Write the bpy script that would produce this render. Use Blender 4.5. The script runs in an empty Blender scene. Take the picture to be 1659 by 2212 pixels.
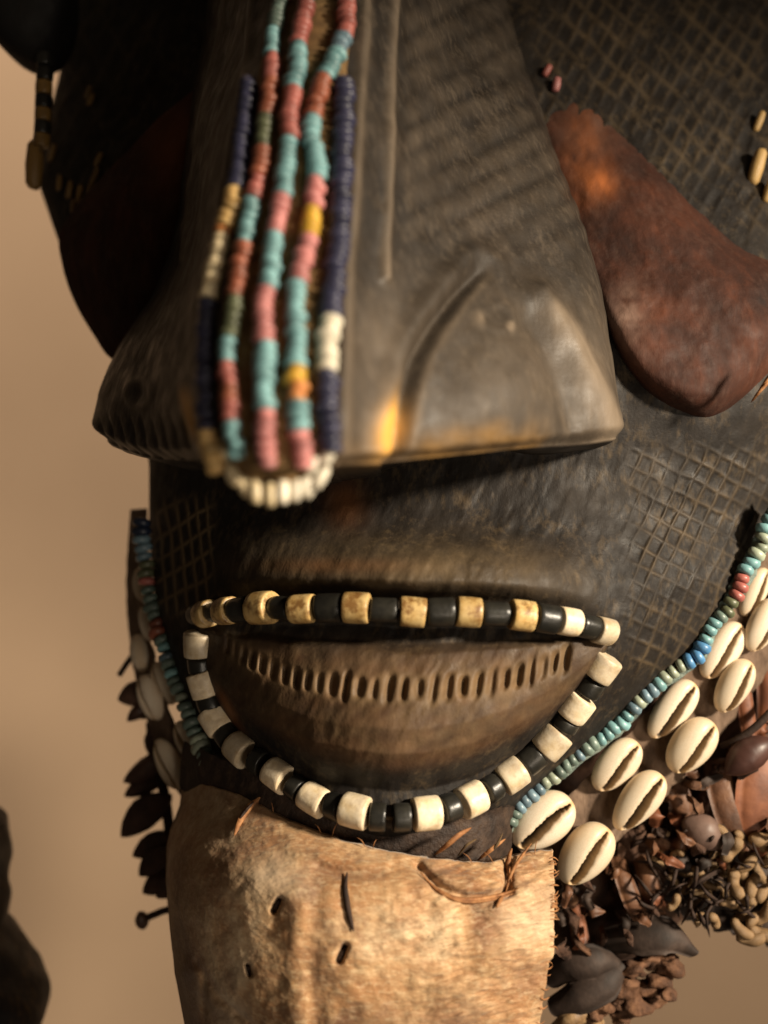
import bpy, math, random
import numpy as np
from mathutils import Vector, Matrix

random.seed(11)
rng = np.random.default_rng(11)
scene = bpy.context.scene
col = scene.collection

# ------------------------------------------------------------------ camera
DIST = 400.0          # mm from the lens to the plane of the mouth (y = 0)
Z0 = 1500.0           # mm, height of the lens
PXMM = 0.16           # survey scale: mm per survey unit at y = 0

cam_d = bpy.data.cameras.new('camera')
cam = bpy.data.objects.new('camera', cam_d)
col.objects.link(cam)
cam.location = (0, -DIST / 1000, Z0 / 1000)
cam.rotation_euler = (math.radians(90), 0, 0)
cam_d.sensor_fit = 'VERTICAL'
cam_d.sensor_height = 36
cam_d.lens = 36 * DIST / (2212 * PXMM)
cam_d.clip_start = 0.01
cam_d.clip_end = 50
cam_d.dof.use_dof = True
cam_d.dof.focus_distance = (DIST + 24) / 1000
cam_d.dof.aperture_fstop = 4.0
scene.camera = cam

# ------------------------------------------------------------------ world, lamps, exposure
world = bpy.data.worlds.new('World')
scene.world = world
world.use_nodes = True
bg = world.node_tree.nodes['Background']
bg.inputs[0].default_value = (1.0, 0.74, 0.5, 1)
bg.inputs[1].default_value = 0.045


def lamp(name, loc, target, size, power, color):
    d = bpy.data.lights.new(name, 'AREA')
    d.shape = 'DISK'
    d.size = size
    d.energy = power
    d.color = color
    o = bpy.data.objects.new(name, d)
    col.objects.link(o)
    o.location = loc
    o.rotation_euler = (Vector(target) - Vector(loc)).to_track_quat('-Z', 'Y').to_euler()
    return o


spot_d = bpy.data.lights.new('gallery_spot', 'SPOT')
spot_d.energy = 150.0
spot_d.color = (1.0, 0.86, 0.67)
spot_d.spot_size = math.radians(36)
spot_d.spot_blend = 1.0
spot_d.shadow_soft_size = 0.07
spot = bpy.data.objects.new('gallery_spot', spot_d)
col.objects.link(spot)
spot.location = (0.97, -0.70, 1.84)
spot.rotation_euler = (Vector((0.02, 0.03, 1.37)) - spot.location).to_track_quat('-Z', 'Y').to_euler()
lamp('fill_glow', (0.55, -1.05, 1.10), (0.0, 0.05, 1.38), 0.5, 4.0, (1.0, 0.84, 0.66))  # added fill lamp, unseen, low at the right
wall_fill_d = bpy.data.lights.new('wall_fill_lamp', 'SPOT')  # added unseen lamp that only brightens the wall
wall_fill_d.energy = 1400.0
wall_fill_d.color = (1.0, 0.83, 0.66)
wall_fill_d.spot_size = math.radians(31)
wall_fill_d.spot_blend = 0.25
wall_fill_d.shadow_soft_size = 0.1
wall_fill = bpy.data.objects.new('wall_fill_lamp', wall_fill_d)
col.objects.link(wall_fill)
wall_fill.location = (-0.1, 0.20, 4.8)
wall_fill.rotation_euler = Vector((0.0, math.sin(math.radians(18.5)), -math.cos(math.radians(18.5)))).to_track_quat('-Z', 'Y').to_euler()

vs = scene.view_settings
vs.view_transform = 'Standard'
vs.look = 'None'
vs.exposure = 0.0
vs.gamma = 1.0
vs.use_curve_mapping = False
scene.render.resolution_x = 768
scene.render.resolution_y = 1024

# ------------------------------------------------------------------ helpers
ROOT = np.array([0.0, 0.06, 1.30])


def P(u, v, y):
    """survey coordinates (two bearings and a depth in mm) -> world metres"""
    u = np.asarray(u, float); v = np.asarray(v, float); y = np.asarray(y, float)
    s = (DIST + y) * PXMM / DIST
    return np.stack(np.broadcast_arrays((u - 829.5) * s, y, (1106 - v) * s + Z0), -1) / 1000.0


def pp(u, v, y):
    return P(u, v, y).reshape(3)


def lattice_noise(seed, n=64):
    r = np.random.default_rng(seed)
    return r.random((n, n))


def vnoise(x, y, seed=0, octaves=1):
    x = np.asarray(x, float); y = np.asarray(y, float)
    tot = np.zeros(np.broadcast(x, y).shape); amp = 1.0; norm = 0
    for o in range(octaves):
        L = lattice_noise(seed + o * 17)
        n = L.shape[0]
        xf = np.floor(x); yf = np.floor(y)
        fx = x - xf; fy = y - yf
        fx = fx * fx * (3 - 2 * fx); fy = fy * fy * (3 - 2 * fy)
        xi = xf.astype(int) % n; yi = yf.astype(int) % n
        x1 = (xi + 1) % n; y1 = (yi + 1) % n
        tot = tot + amp * ((L[xi, yi] * (1 - fx) + L[x1, yi] * fx) * (1 - fy)
                           + (L[xi, y1] * (1 - fx) + L[x1, y1] * fx) * fy)
        norm += amp; amp *= 0.5
        x = x * 2.03 + 5.1; y = y * 2.03 + 9.7
    return tot / norm


def smooth(a, b, x):
    t = np.clip((x - a) / (b - a), 0, 1)
    return t * t * (3 - 2 * t)


def gauss(x, s):
    return np.exp(-(x / s) ** 2)


def hatch(u, v, ang, spacing, width, off=0.0):
    a = math.radians(ang)
    d = (-u * math.sin(a) + v * math.cos(a) + off)
    f = (d / spacing) % 1.0
    f = np.minimum(f, 1 - f) * spacing
    return gauss(f, width)


def poly_dist(u, v, pts):
    """distance to a polyline, in survey units"""
    best = np.full(np.shape(u), 1e9)
    for (x0, y0), (x1, y1) in zip(pts[:-1], pts[1:]):
        dx, dy = x1 - x0, y1 - y0
        t = np.clip(((u - x0) * dx + (v - y0) * dy) / (dx * dx + dy * dy + 1e-9), 0, 1)
        best = np.minimum(best, np.hypot(u - x0 - t * dx, v - y0 - t * dy))
    return best


def catmull(ctrl, n):
    """ctrl (k, ...) -> n samples, uniform Catmull-Rom along axis 0"""
    c = np.asarray(ctrl, float)
    k = len(c)
    e = np.concatenate([[2 * c[0] - c[1]], c, [2 * c[-1] - c[-2]]])
    t = np.linspace(0, k - 1, n)
    i = np.minimum(t.astype(int), k - 2)
    f = (t - i).reshape((-1,) + (1,) * (c.ndim - 1))
    p0, p1, p2, p3 = e[i], e[i + 1], e[i + 2], e[i + 3]
    return 0.5 * ((2 * p1) + (-p0 + p2) * f + (2 * p0 - 5 * p1 + 4 * p2 - p3) * f ** 2
                  + (-p0 + 3 * p1 - 3 * p2 + p3) * f ** 3)


def resample(path, step=None, n=None):
    path = np.asarray(path, float)
    d = np.linalg.norm(np.diff(path, axis=0), axis=1)
    s = np.concatenate([[0], np.cumsum(d)])
    if n is None:
        n = max(2, int(round(s[-1] / step)) + 1)
    t = np.linspace(0, s[-1], n)
    return np.stack([np.interp(t, s, path[:, k]) for k in range(path.shape[1])], -1)


def mesh_obj(name, verts, faces, material, parent=None, smooth_shade=True, attrs=None, world=True, kind=None):
    verts = np.asarray(verts, float)
    if world:
        verts = verts - ROOT
    me = bpy.data.meshes.new(name)
    me.from_pydata(verts.tolist(), [], [tuple(int(q) for q in f) for f in faces])
    if smooth_shade:
        me.polygons.foreach_set('use_smooth', [True] * len(me.polygons))
    for an, vals in (attrs or {}).items():
        a = me.attributes.new(an, 'FLOAT', 'POINT')
        a.data.foreach_set('value', np.asarray(vals, np.float32).ravel())
    me.materials.append(material)
    me.update()
    o = bpy.data.objects.new(name, me)
    col.objects.link(o)
    if parent is not None:
        o.parent = parent
    if kind:
        o['kind'] = kind
    return o


def grid_faces(nr, nc, flip=False, wrap=False):
    i = np.arange(nr - 1)[:, None]
    j = np.arange(nc if wrap else nc - 1)[None, :]
    a = i * nc + j
    b = i * nc + (j + 1) % nc
    c = (i + 1) * nc + (j + 1) % nc
    d = (i + 1) * nc + j
    f = np.stack([a, d, c, b] if not flip else [a, b, c, d], -1)
    return f.reshape(-1, 4)


def grid_normals(G):
    du = np.gradient(G, axis=1)
    dv = np.gradient(G, axis=0)
    n = np.cross(dv, du)
    n /= np.linalg.norm(n, axis=-1, keepdims=True) + 1e-12
    # towards the viewer side (-y)
    return n


def tube(path, radii, seg=8, cap=True, flat=1.0):
    path = np.asarray(path, float)
    n = len(path)
    radii = np.broadcast_to(np.asarray(radii, float), (n,))
    T = np.gradient(path, axis=0)
    T /= np.linalg.norm(T, axis=1, keepdims=True) + 1e-12
    ref = np.array([0.0, 1.0, 0.0]) if abs(T[0][1]) < 0.9 else np.array([1.0, 0, 0])
    V = []
    N = ref - T[0] * np.dot(ref, T[0]); N /= np.linalg.norm(N)
    for k in range(n):
        N = N - T[k] * np.dot(N, T[k]); N /= np.linalg.norm(N) + 1e-12
        B = np.cross(T[k], N)
        for q in range(seg):
            a = 2 * math.pi * q / seg
            V.append(path[k] + radii[k] * (math.cos(a) * N * flat + math.sin(a) * B))
    F = [tuple(f) for f in grid_faces(n, seg, wrap=True)]
    if cap:
        F.append(tuple(range(seg)))
        F.append(tuple(range((n - 1) * seg, n * seg))[::-1])
    return np.array(V), F


def frame(axis, normal):
    """columns x = across, y = along axis, z = facing"""
    a = np.asarray(axis, float); a = a / np.linalg.norm(a)
    z = np.asarray(normal, float); z = z - a * np.dot(a, z); z /= np.linalg.norm(z)
    x = np.cross(a, z)
    return x, a, z


def place(mesh_name, mesh, parent, loc, x, y, z, scale=(1, 1, 1)):
    o = bpy.data.objects.new(mesh_name, mesh)
    col.objects.link(o)
    o.parent = parent
    l = np.asarray(loc) - ROOT
    m = Matrix(((x[0] * scale[0], y[0] * scale[1], z[0] * scale[2], l[0]),
                (x[1] * scale[0], y[1] * scale[1], z[1] * scale[2], l[1]),
                (x[2] * scale[0], y[2] * scale[1], z[2] * scale[2], l[2]),
                (0, 0, 0, 1)))
    o.matrix_local = m
    return o


# ------------------------------------------------------------------ materials
def lin(r, g, b):
    def f(c):
        c /= 255.0
        return c / 12.92 if c <= 0.04045 else ((c + 0.055) / 1.055) ** 2.4
    return (f(r), f(g), f(b), 1.0)


class NT:
    def __init__(self, name):
        self.m = bpy.data.materials.new(name)
        self.m.use_nodes = True
        self.t = self.m.node_tree
        self.b = self.t.nodes['Principled BSDF']

    def n(self, typ, **kw):
        nd = self.t.nodes.new(typ)
        for k, v in kw.items():
            if k.startswith('i_'):
                key = k[2:]
                nd.inputs[int(key) if key.isdigit() else key.replace('_', ' ')].default_value = v
            else:
                setattr(nd, k, v)
        return nd

    def l(self, a, b):
        self.t.links.new(a, b)

    def noise(self, scale, detail=4, rough=0.55, stretch=(1, 1, 1), rot=(0, 0, 0), coord='Object', dist=0.0):
        tc = self.n('ShaderNodeTexCoord')
        mp = self.n('ShaderNodeMapping')
        mp.inputs['Scale'].default_value = stretch
        mp.inputs['Rotation'].default_value = rot
        self.l(tc.outputs[coord], mp.inputs[0])
        nz = self.n('ShaderNodeTexNoise')
        nz.inputs['Scale'].default_value = scale
        nz.inputs['Detail'].default_value = detail
        nz.inputs['Roughness'].default_value = rough
        nz.inputs['Distortion'].default_value = dist
        self.l(mp.outputs[0], nz.inputs['Vector'])
        return nz.outputs['Fac']

    def ramp(self, fac, stops):
        r = self.n('ShaderNodeValToRGB')
        e = r.color_ramp.elements
        while len(e) > 1:
            e.remove(e[-1])
        e[0].position = stops[0][0]; e[0].color = stops[0][1]
        for p, c in stops[1:]:
            q = e.new(p); q.color = c
        self.l(fac, r.inputs[0])
        return r.outputs[0]

    def mix(self, fac, a, b, mode='MIX'):
        m = self.n('ShaderNodeMix', data_type='RGBA', blend_type=mode)
        for sock, val in ((m.inputs[0], fac), (m.inputs[6], a), (m.inputs[7], b)):
            if hasattr(val, 'is_linked'):
                self.l(val, sock)
            else:
                sock.default_value = val
        return m.outputs[2]

    def math(self, op, a, b=0.0, clamp=False):
        m = self.n('ShaderNodeMath', operation=op)
        m.use_clamp = clamp
        for sock, val in ((m.inputs[0], a), (m.inputs[1], b)):
            if hasattr(val, 'is_linked'):
                self.l(val, sock)
            else:
                sock.default_value = val
        return m.outputs[0]

    def attr(self, name):
        return self.n('ShaderNodeAttribute', attribute_name=name).outputs['Fac']

    def bump(self, height, strength, dist=0.001, prev=None):
        b = self.n('ShaderNodeBump')
        b.inputs['Strength'].default_value = strength
        b.inputs['Distance'].default_value = dist
        self.l(height, b.inputs['Height'])
        if prev is not None:
            self.l(prev, b.inputs['Normal'])
        return b.outputs[0]


W, BK = (1, 1, 1, 1), (0, 0, 0, 1)


def wood_mat(name, dark, mid, light, wear_lightc, goldc, rough=0.55, streak_rot=(0, math.radians(-38), 0), scl=1.0, dusty=0.4):
    t = NT(name)
    big = t.noise(38 * scl, 4, 0.6)
    st = t.noise(150 * scl, 5, 0.65, stretch=(1.0, 1.0, 0.22), rot=streak_rot)
    fine = t.noise(900 * scl, 3, 0.6)
    c = t.ramp(big, [(0.3, dark), (0.5, mid), (0.72, light)])
    c2 = t.ramp(st, [(0.3, dark), (0.55, mid), (0.8, light)])
    c = t.mix(0.55, c, c2)
    # dust caught on the surface
    dust = t.ramp(t.math('MULTIPLY', t.noise(70 * scl, 5, 0.7), t.noise(420 * scl, 3, 0.6, stretch=(1, 1, .4), rot=streak_rot)),
                  [(0.25, BK), (0.46, W)])
    c = t.mix(t.math('MULTIPLY', dust, dusty), c, wear_lightc)
    w = t.math('MULTIPLY', t.attr('wear_shading'), t.math('ADD', t.math('MULTIPLY', st, 0.9), 0.35), True)
    c = t.mix(w, c, wear_lightc)
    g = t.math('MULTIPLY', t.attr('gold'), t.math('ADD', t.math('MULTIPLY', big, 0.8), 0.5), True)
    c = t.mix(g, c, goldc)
    t.l(c, t.b.inputs['Base Color'])
    r = t.ramp(t.noise(120 * scl, 3), [(0.3, (rough - .1,) * 3 + (1,)), (0.7, (rough + .15,) * 3 + (1,))])
    t.l(r, t.b.inputs['Roughness'])
    t.b.inputs['Specular IOR Level'].default_value = 0.3
    nb = t.bump(st, 0.4, 0.0010)
    nb = t.bump(fine, 0.35, 0.0004, nb)
    t.l(nb, t.b.inputs['Normal'])
    return t.m


M = {}
M['face'] = wood_mat('dark_wood', lin(17, 14, 12), lin(32, 27, 23), lin(50, 43, 36), lin(120, 100, 72), lin(150, 92, 46), rough=0.62, dusty=0.32)
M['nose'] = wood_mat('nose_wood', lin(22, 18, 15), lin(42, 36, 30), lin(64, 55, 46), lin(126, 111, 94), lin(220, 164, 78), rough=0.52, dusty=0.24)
M['cheek'] = wood_mat('red_wood', lin(30, 17, 12), lin(60, 32, 21), lin(98, 54, 34), lin(138, 112, 98), lin(168, 96, 48), rough=0.72, dusty=0.12)
M['carving'] = wood_mat('black_wood', lin(8, 5, 4), lin(17, 11, 7), lin(38, 24, 13), lin(98, 70, 36), lin(120, 80, 40))
M['ear'] = wood_mat('ear_wood', lin(8, 6, 5), lin(12, 9, 7), lin(18, 13, 10), lin(26, 18, 12), lin(30, 20, 12), rough=0.75)


def bead_mat(name, c, c2=None, rough=0.38, stain=0.0, spec=0.5, bump=0.25):
    t = NT(name)
    oi = t.n('ShaderNodeObjectInfo')
    nz = t.noise(260, 4, 0.6)
    c2 = c2 or tuple(x * 0.62 for x in c[:3]) + (1,)
    base = t.mix(t.ramp(nz, [(0.35, BK), (0.75, W)]), c, c2)
    vary = t.ramp(oi.outputs['Random'], [(0, (0.62, 0.62, 0.62, 1)), (1, (1.12, 1.12, 1.12, 1))])
    base = t.mix(1.0, base, vary, 'MULTIPLY')
    if stain:
        tc = t.n('ShaderNodeTexCoord')
        ad = t.n('ShaderNodeVectorMath', operation='ADD')
        cb = t.n('ShaderNodeCombineXYZ')
        for k in range(3):
            t.l(t.math('MULTIPLY', oi.outputs['Random'], 3.0 + k), cb.inputs[k])
        t.l(tc.outputs['Object'], ad.inputs[0]); t.l(cb.outputs[0], ad.inputs[1])
        z = t.n('ShaderNodeTexNoise'); z.inputs['Scale'].default_value = 190; z.inputs['Detail'].default_value = 5
        z.inputs['Roughness'].default_value = .7
        t.l(ad.outputs[0], z.inputs['Vector'])
        base = t.mix(t.math('MULTIPLY', t.ramp(z.outputs['Fac'], [(0.47, BK), (0.62, W)]), stain), base, lin(112, 74, 34))
    t.l(base, t.b.inputs['Base Color'])
    t.b.inputs['Roughness'].default_value = rough
    t.b.inputs['Specular IOR Level'].default_value = spec
    t.l(t.bump(t.noise(700, 3), bump, 0.0004), t.b.inputs['Normal'])
    return t.m


BC = {
    'teal': bead_mat('bead_teal', lin(132, 176, 178), lin(98, 140, 144)),
    'greyteal': bead_mat('bead_greyteal', lin(112, 130, 120), lin(80, 92, 84)),
    'red': bead_mat('bead_red', lin(178, 106, 96), lin(142, 78, 70)),
    'rust': bead_mat('bead_rust', lin(156, 92, 68), lin(118, 66, 50)),
    'pink': bead_mat('bead_pink', lin(204, 136, 132), lin(176, 108, 104)),
    'navy': bead_mat('bead_navy', lin(58, 58, 82), lin(42, 42, 58)),
    'cream': bead_mat('bead_cream', lin(236, 218, 180), lin(206, 180, 132)),
    'white': bead_mat('bead_white', lin(240, 232, 212), lin(222, 206, 176)),
    'tan': bead_mat('bead_tan', lin(214, 180, 120), lin(180, 138, 78)),
    'yellow': bead_mat('bead_yellow', lin(230, 184, 70), lin(200, 148, 48)),
    'orange': bead_mat('bead_orange', lin(208, 142, 84), lin(176, 108, 60)),
    'olive': bead_mat('bead_olive', lin(96, 100, 74), lin(70, 74, 56)),
    'blue': bead_mat('bead_blue', lin(92, 150, 196), lin(66, 112, 160)),
    'pale': bead_mat('bead_pale', lin(168, 178, 158), lin(138, 146, 124)),
    'bluegrey': bead_mat('bead_bluegrey', lin(118, 144, 156), lin(92, 112, 124)),
    'darkblue': bead_mat('bead_darkblue', lin(36, 46, 66), lin(24, 30, 44)),
    'ivory': bead_mat('bead_ivory', lin(238, 222, 194), lin(218, 194, 152), rough=0.42, stain=0.28),
    'stained': bead_mat('bead_stained', lin(228, 196, 134), lin(202, 160, 92), rough=0.42, stain=0.85),
    'black': bead_mat('bead_black', lin(30, 29, 26), lin(46, 44, 38), rough=0.36),
    'gold': bead_mat('bead_gold', lin(150, 116, 62), lin(100, 74, 38)),
}


def simple_mat(name, a, b, c=None, scale=120, rough=0.6, stretch=(1, 1, 1), rot=(0, 0, 0), bump=0.4, bdist=0.0006, spec=0.4, coord='Object'):
    t = NT(name)
    nz = t.noise(scale, 5, 0.6, stretch=stretch, rot=rot, coord=coord)
    stops = [(0.3, a), (0.7, b)] if c is None else [(0.28, a), (0.5, b), (0.74, c)]
    t.l(t.ramp(nz, stops), t.b.inputs['Base Color'])
    t.b.inputs['Roughness'].default_value = rough
    t.b.inputs['Specular IOR Level'].default_value = spec
    h = t.noise(scale * 2.5, 4, 0.6, stretch=stretch, rot=rot, coord=coord)
    t.l(t.bump(h, bump, bdist), t.b.inputs['Normal'])
    return t.m


M['chin'] = simple_mat('chin_leather', lin(30, 21, 16), lin(52, 38, 29), lin(78, 60, 46), scale=160, rough=0.7, bump=0.8, bdist=0.0012)
M['thread'] = simple_mat('thread', lin(70, 54, 34), lin(104, 82, 52), rough=0.9)
M['cloth'] = simple_mat('backing_cloth', lin(84, 64, 38), lin(112, 86, 52), lin(140, 110, 70), scale=300, rough=0.9)
M['band'] = simple_mat('band_cloth', lin(74, 58, 46), lin(108, 88, 72), lin(134, 112, 94), scale=220, rough=0.9, stretch=(1, 1, .5), bump=0.7)
M['hood'] = simple_mat('hood_cloth', lin(44, 29, 21), lin(72, 49, 36), lin(98, 70, 52), scale=90, rough=0.85, bump=0.8, bdist=0.002)
M['leather'] = simple_mat('brown_leather', lin(62, 40, 27), lin(94, 62, 42), lin(118, 82, 56), scale=90, rough=0.55, bump=0.6, bdist=0.001)
M['orange_leather'] = simple_mat('orange_leather', lin(74, 42, 27), lin(112, 66, 42), lin(140, 88, 58), scale=80, rough=0.55)
M['dark_leather'] = simple_mat('dark_leather', lin(30, 22, 17), lin(48, 36, 29), lin(72, 58, 50), scale=120, rough=0.7, bump=0.4)
M['pod'] = simple_mat('dark_pod', lin(48, 33, 27), lin(76, 54, 43), lin(106, 80, 66), scale=80, rough=0.45, bump=0.5, bdist=0.0008)
M['shiny_pod'] = simple_mat('shiny_pod', lin(44, 28, 24), lin(66, 43, 37), lin(88, 60, 53), scale=60, rough=0.42, bump=0.2)
M['grey_pod'] = simple_mat('grey_pod', lin(70, 52, 45), lin(96, 76, 67), lin(116, 94, 84), scale=90, rough=0.5)
M['husk'] = simple_mat('dry_husk', lin(52, 33, 22), lin(92, 62, 42), lin(136, 98, 70), scale=150, rough=0.8, bump=0.9, bdist=0.0015)
M['seed'] = simple_mat('pale_seed', lin(84, 62, 40), lin(134, 106, 74), lin(182, 154, 116), scale=220, rough=0.5)
M['fibre'] = simple_mat('plant_fibre', lin(104, 66, 38), lin(146, 98, 58), lin(178, 130, 84), scale=400, rough=0.7)
M['dark_cord'] = simple_mat('dark_cord', lin(34, 22, 16), lin(56, 38, 27), scale=300, rough=0.8)


def wall_mat():
    t = NT('warm_plaster')
    a = t.noise(3.0, 3)
    b = t.noise(160, 5, 0.6)
    c = t.ramp(a, [(0.3, lin(176, 150, 122)), (0.7, lin(188, 161, 132))])
    c = t.mix(t.math('MULTIPLY', t.ramp(b, [(0.4, BK), (0.8, W)]), 0.12), c, lin(140, 112, 84))
    t.l(c, t.b.inputs['Base Color'])
    t.b.inputs['Roughness'].default_value = 0.85
    t.l(t.bump(b, 0.2, 0.0006), t.b.inputs['Normal'])
    return t.m


def hide_mat():
    t = NT('hide')
    big = t.noise(26, 5, 0.6, dist=0.4)
    st = t.noise(130, 6, 0.7, stretch=(0.45, 1, 1.0), rot=(0, math.radians(24), 0))
    fuzz = t.noise(620, 4, 0.7, stretch=(0.35, 1, 1), rot=(0, math.radians(24), 0))
    c = t.ramp(big, [(0.32, lin(106, 74, 48)), (0.43, lin(156, 120, 80)), (0.54, lin(186, 150, 108)), (0.72, lin(218, 194, 158))])
    c = t.mix(t.math('MULTIPLY', t.ramp(st, [(0.38, W), (0.6, BK)]), 0.55), c, lin(150, 96, 50))
    c = t.mix(t.math('MULTIPLY', t.ramp(fuzz, [(0.48, BK), (0.70, W)]), 0.34), c, lin(236, 214, 174))
    c = t.mix(t.math('MULTIPLY', t.ramp(fuzz, [(0.3, W), (0.46, BK)]), 0.25), c, lin(124, 84, 50))
    dirt = t.ramp(t.noise(60, 6, 0.7, dist=0.6), [(0.50, BK), (0.68, W)])
    c = t.mix(t.math('MULTIPLY', dirt, 0.65), c, lin(104, 66, 38))
    c = t.mix(t.math('MULTIPLY', t.attr('wear_shading'), 0.75), c, lin(98, 66, 44))
    c = t.mix(t.math('MULTIPLY', t.attr('gold'), 0.7), c, lin(214, 194, 164))
    t.l(c, t.b.inputs['Base Color'])
    t.b.inputs['Roughness'].default_value = 0.72
    t.b.inputs['Sheen Weight'].default_value = 0.15
    nb = t.bump(st, 0.5, 0.0012)
    nb = t.bump(fuzz, 0.7, 0.0005, nb)
    t.l(nb, t.b.inputs['Normal'])
    return t.m


def cowrie_mat():
    t = NT('cowrie')
    oi = t.n('ShaderNodeObjectInfo')
    nz = t.noise(120, 4, 0.55)
    c = t.ramp(nz, [(0.3, lin(240, 232, 218)), (0.52, lin(226, 212, 190)), (0.72, lin(196, 174, 142))])
    c = t.mix(1.0, c, t.ramp(oi.outputs['Random'], [(0, (0.86, 0.82, 0.76, 1)), (1, (1.04, 1.03, 1.02, 1))]), 'MULTIPLY')
    c = t.mix(t.attr('gold'), c, lin(196, 156, 100))
    c = t.mix(t.attr('wear_shading'), c, lin(34, 20, 14))
    t.l(c, t.b.inputs['Base Color'])
    t.b.inputs['Roughness'].default_value = 0.42
    t.b.inputs['Specular IOR Level'].default_value = 0.45
    t.l(t.bump(t.noise(400, 3), 0.08, 0.0004), t.b.inputs['Normal'])
    return t.m


M['wall'] = wall_mat()
M['hide'] = hide_mat()
M['cowrie'] = cowrie_mat()

# ------------------------------------------------------------------ the setting: the wall behind
WALL_Y = 0.90
wv = [(-1.6, WALL_Y, 0.2), (1.6, WALL_Y, 0.2), (1.6, WALL_Y, 5.6), (-1.6, WALL_Y, 5.6),
      (-1.6, WALL_Y + .1, 0.2), (1.6, WALL_Y + .1, 0.2), (1.6, WALL_Y + .1, 5.6), (-1.6, WALL_Y + .1, 5.6)]
wall = mesh_obj('wall', wv, [(0, 1, 2, 3), (5, 4, 7, 6), (0, 4, 5, 1), (3, 2, 6, 7), (0, 3, 7, 4), (1, 5, 6, 2)],
                M['wall'], smooth_shade=False, world=False)
wall['kind'] = 'structure'

# ------------------------------------------------------------------ the mask
mask = bpy.data.objects.new('mask', None)
col.objects.link(mask)
mask.location = ROOT
mask.empty_display_size = 0.05
mask['label'] = 'dark carved wooden mask with beaded nose, cowrie shells and pale hide beard'
mask['category'] = 'mask'

# ---- face relief -----------------------------------------------------------
UL = np.array([(-560, 330), (-400, 220), (-150, 150), (0, 140), (160, 128), (230, 110), (305, 88), (400, 84), (510, 122), (600, 155), (770, 245), (900, 302), (1000, 322), (1150, 322),
               (1330, 338), (1480, 372), (1640, 440), (1720, 520), (1800, 620), (1860, 720)], float)
UR = np.array([(-560, 1800), (-400, 1920), (-150, 1950), (600, 1950), (900, 1850), (1000, 1780), (1130, 1668), (1270, 1600), (1400, 1505), (1500, 1392),
               (1600, 1285), (1700, 1165), (1780, 1090), (1800, 1060), (1860, 980)], float)
Y0 = np.array([(-560, 85), (-440, 52), (-340, 46), (-230, 66), (-120, 100), (-60, 104), (0, 98), (400, 58), (700, 28), (850, 20), (980, 24), (1100, 20), (1250, 5), (1330, 1), (1500, 2), (1750, 3), (1800, 10), (1860, 26)], float)
VU = np.array([(400, 1332), (430, 1328), (500, 1318), (560, 1313), (660, 1315), (770, 1313), (890, 1322), (1010, 1322), (1130, 1330), (1225, 1342), (1300, 1362), (1330, 1372)], float)
VLO = np.array([(415, 1350), (428, 1390), (440, 1477), (468, 1557), (520, 1620), (602, 1675), (680, 1727), (768, 1752), (840, 1762), (920, 1757), (1018, 1727),
                (1105, 1676), (1192, 1600), (1245, 1525), (1300, 1437), (1325, 1375)], float)
TEETH_V = np.array([(480, 1388), (506, 1402), (531, 1417), (560, 1432), (596, 1450), (640, 1466), (700, 1478), (800, 1488), (950, 1488), (1050, 1478), (1150, 1452), (1240, 1415)], float)
TEETH_U = [492, 508, 526, 545, 566, 590, 616, 640, 664, 690, 718, 747, 777, 808, 840, 872, 904, 936, 968, 1000, 1032, 1062, 1092, 1120, 1147, 1173, 1198, 1221]


def ip(tab, x):
    return np.interp(x, tab[:, 0], tab[:, 1])


def smip(tab, x):
    k = 14.0
    return (ip(tab, x - k) + ip(tab, x) * 2 + ip(tab, x + k)) / 4


def face_base(u, v):
    a = smip(UL, v); b = smip(UR, v)
    s = (2 * u - a - b) / (b - a)
    s = np.clip(np.where(s < 0, s * 0.992, s * 0.88), -0.995, 0.995)
    B = np.where(s < 0, 95.0, 80.0)
    y = smip(Y0, v) + B * (1 - np.sqrt(1 - s * s))
    return y


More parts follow.
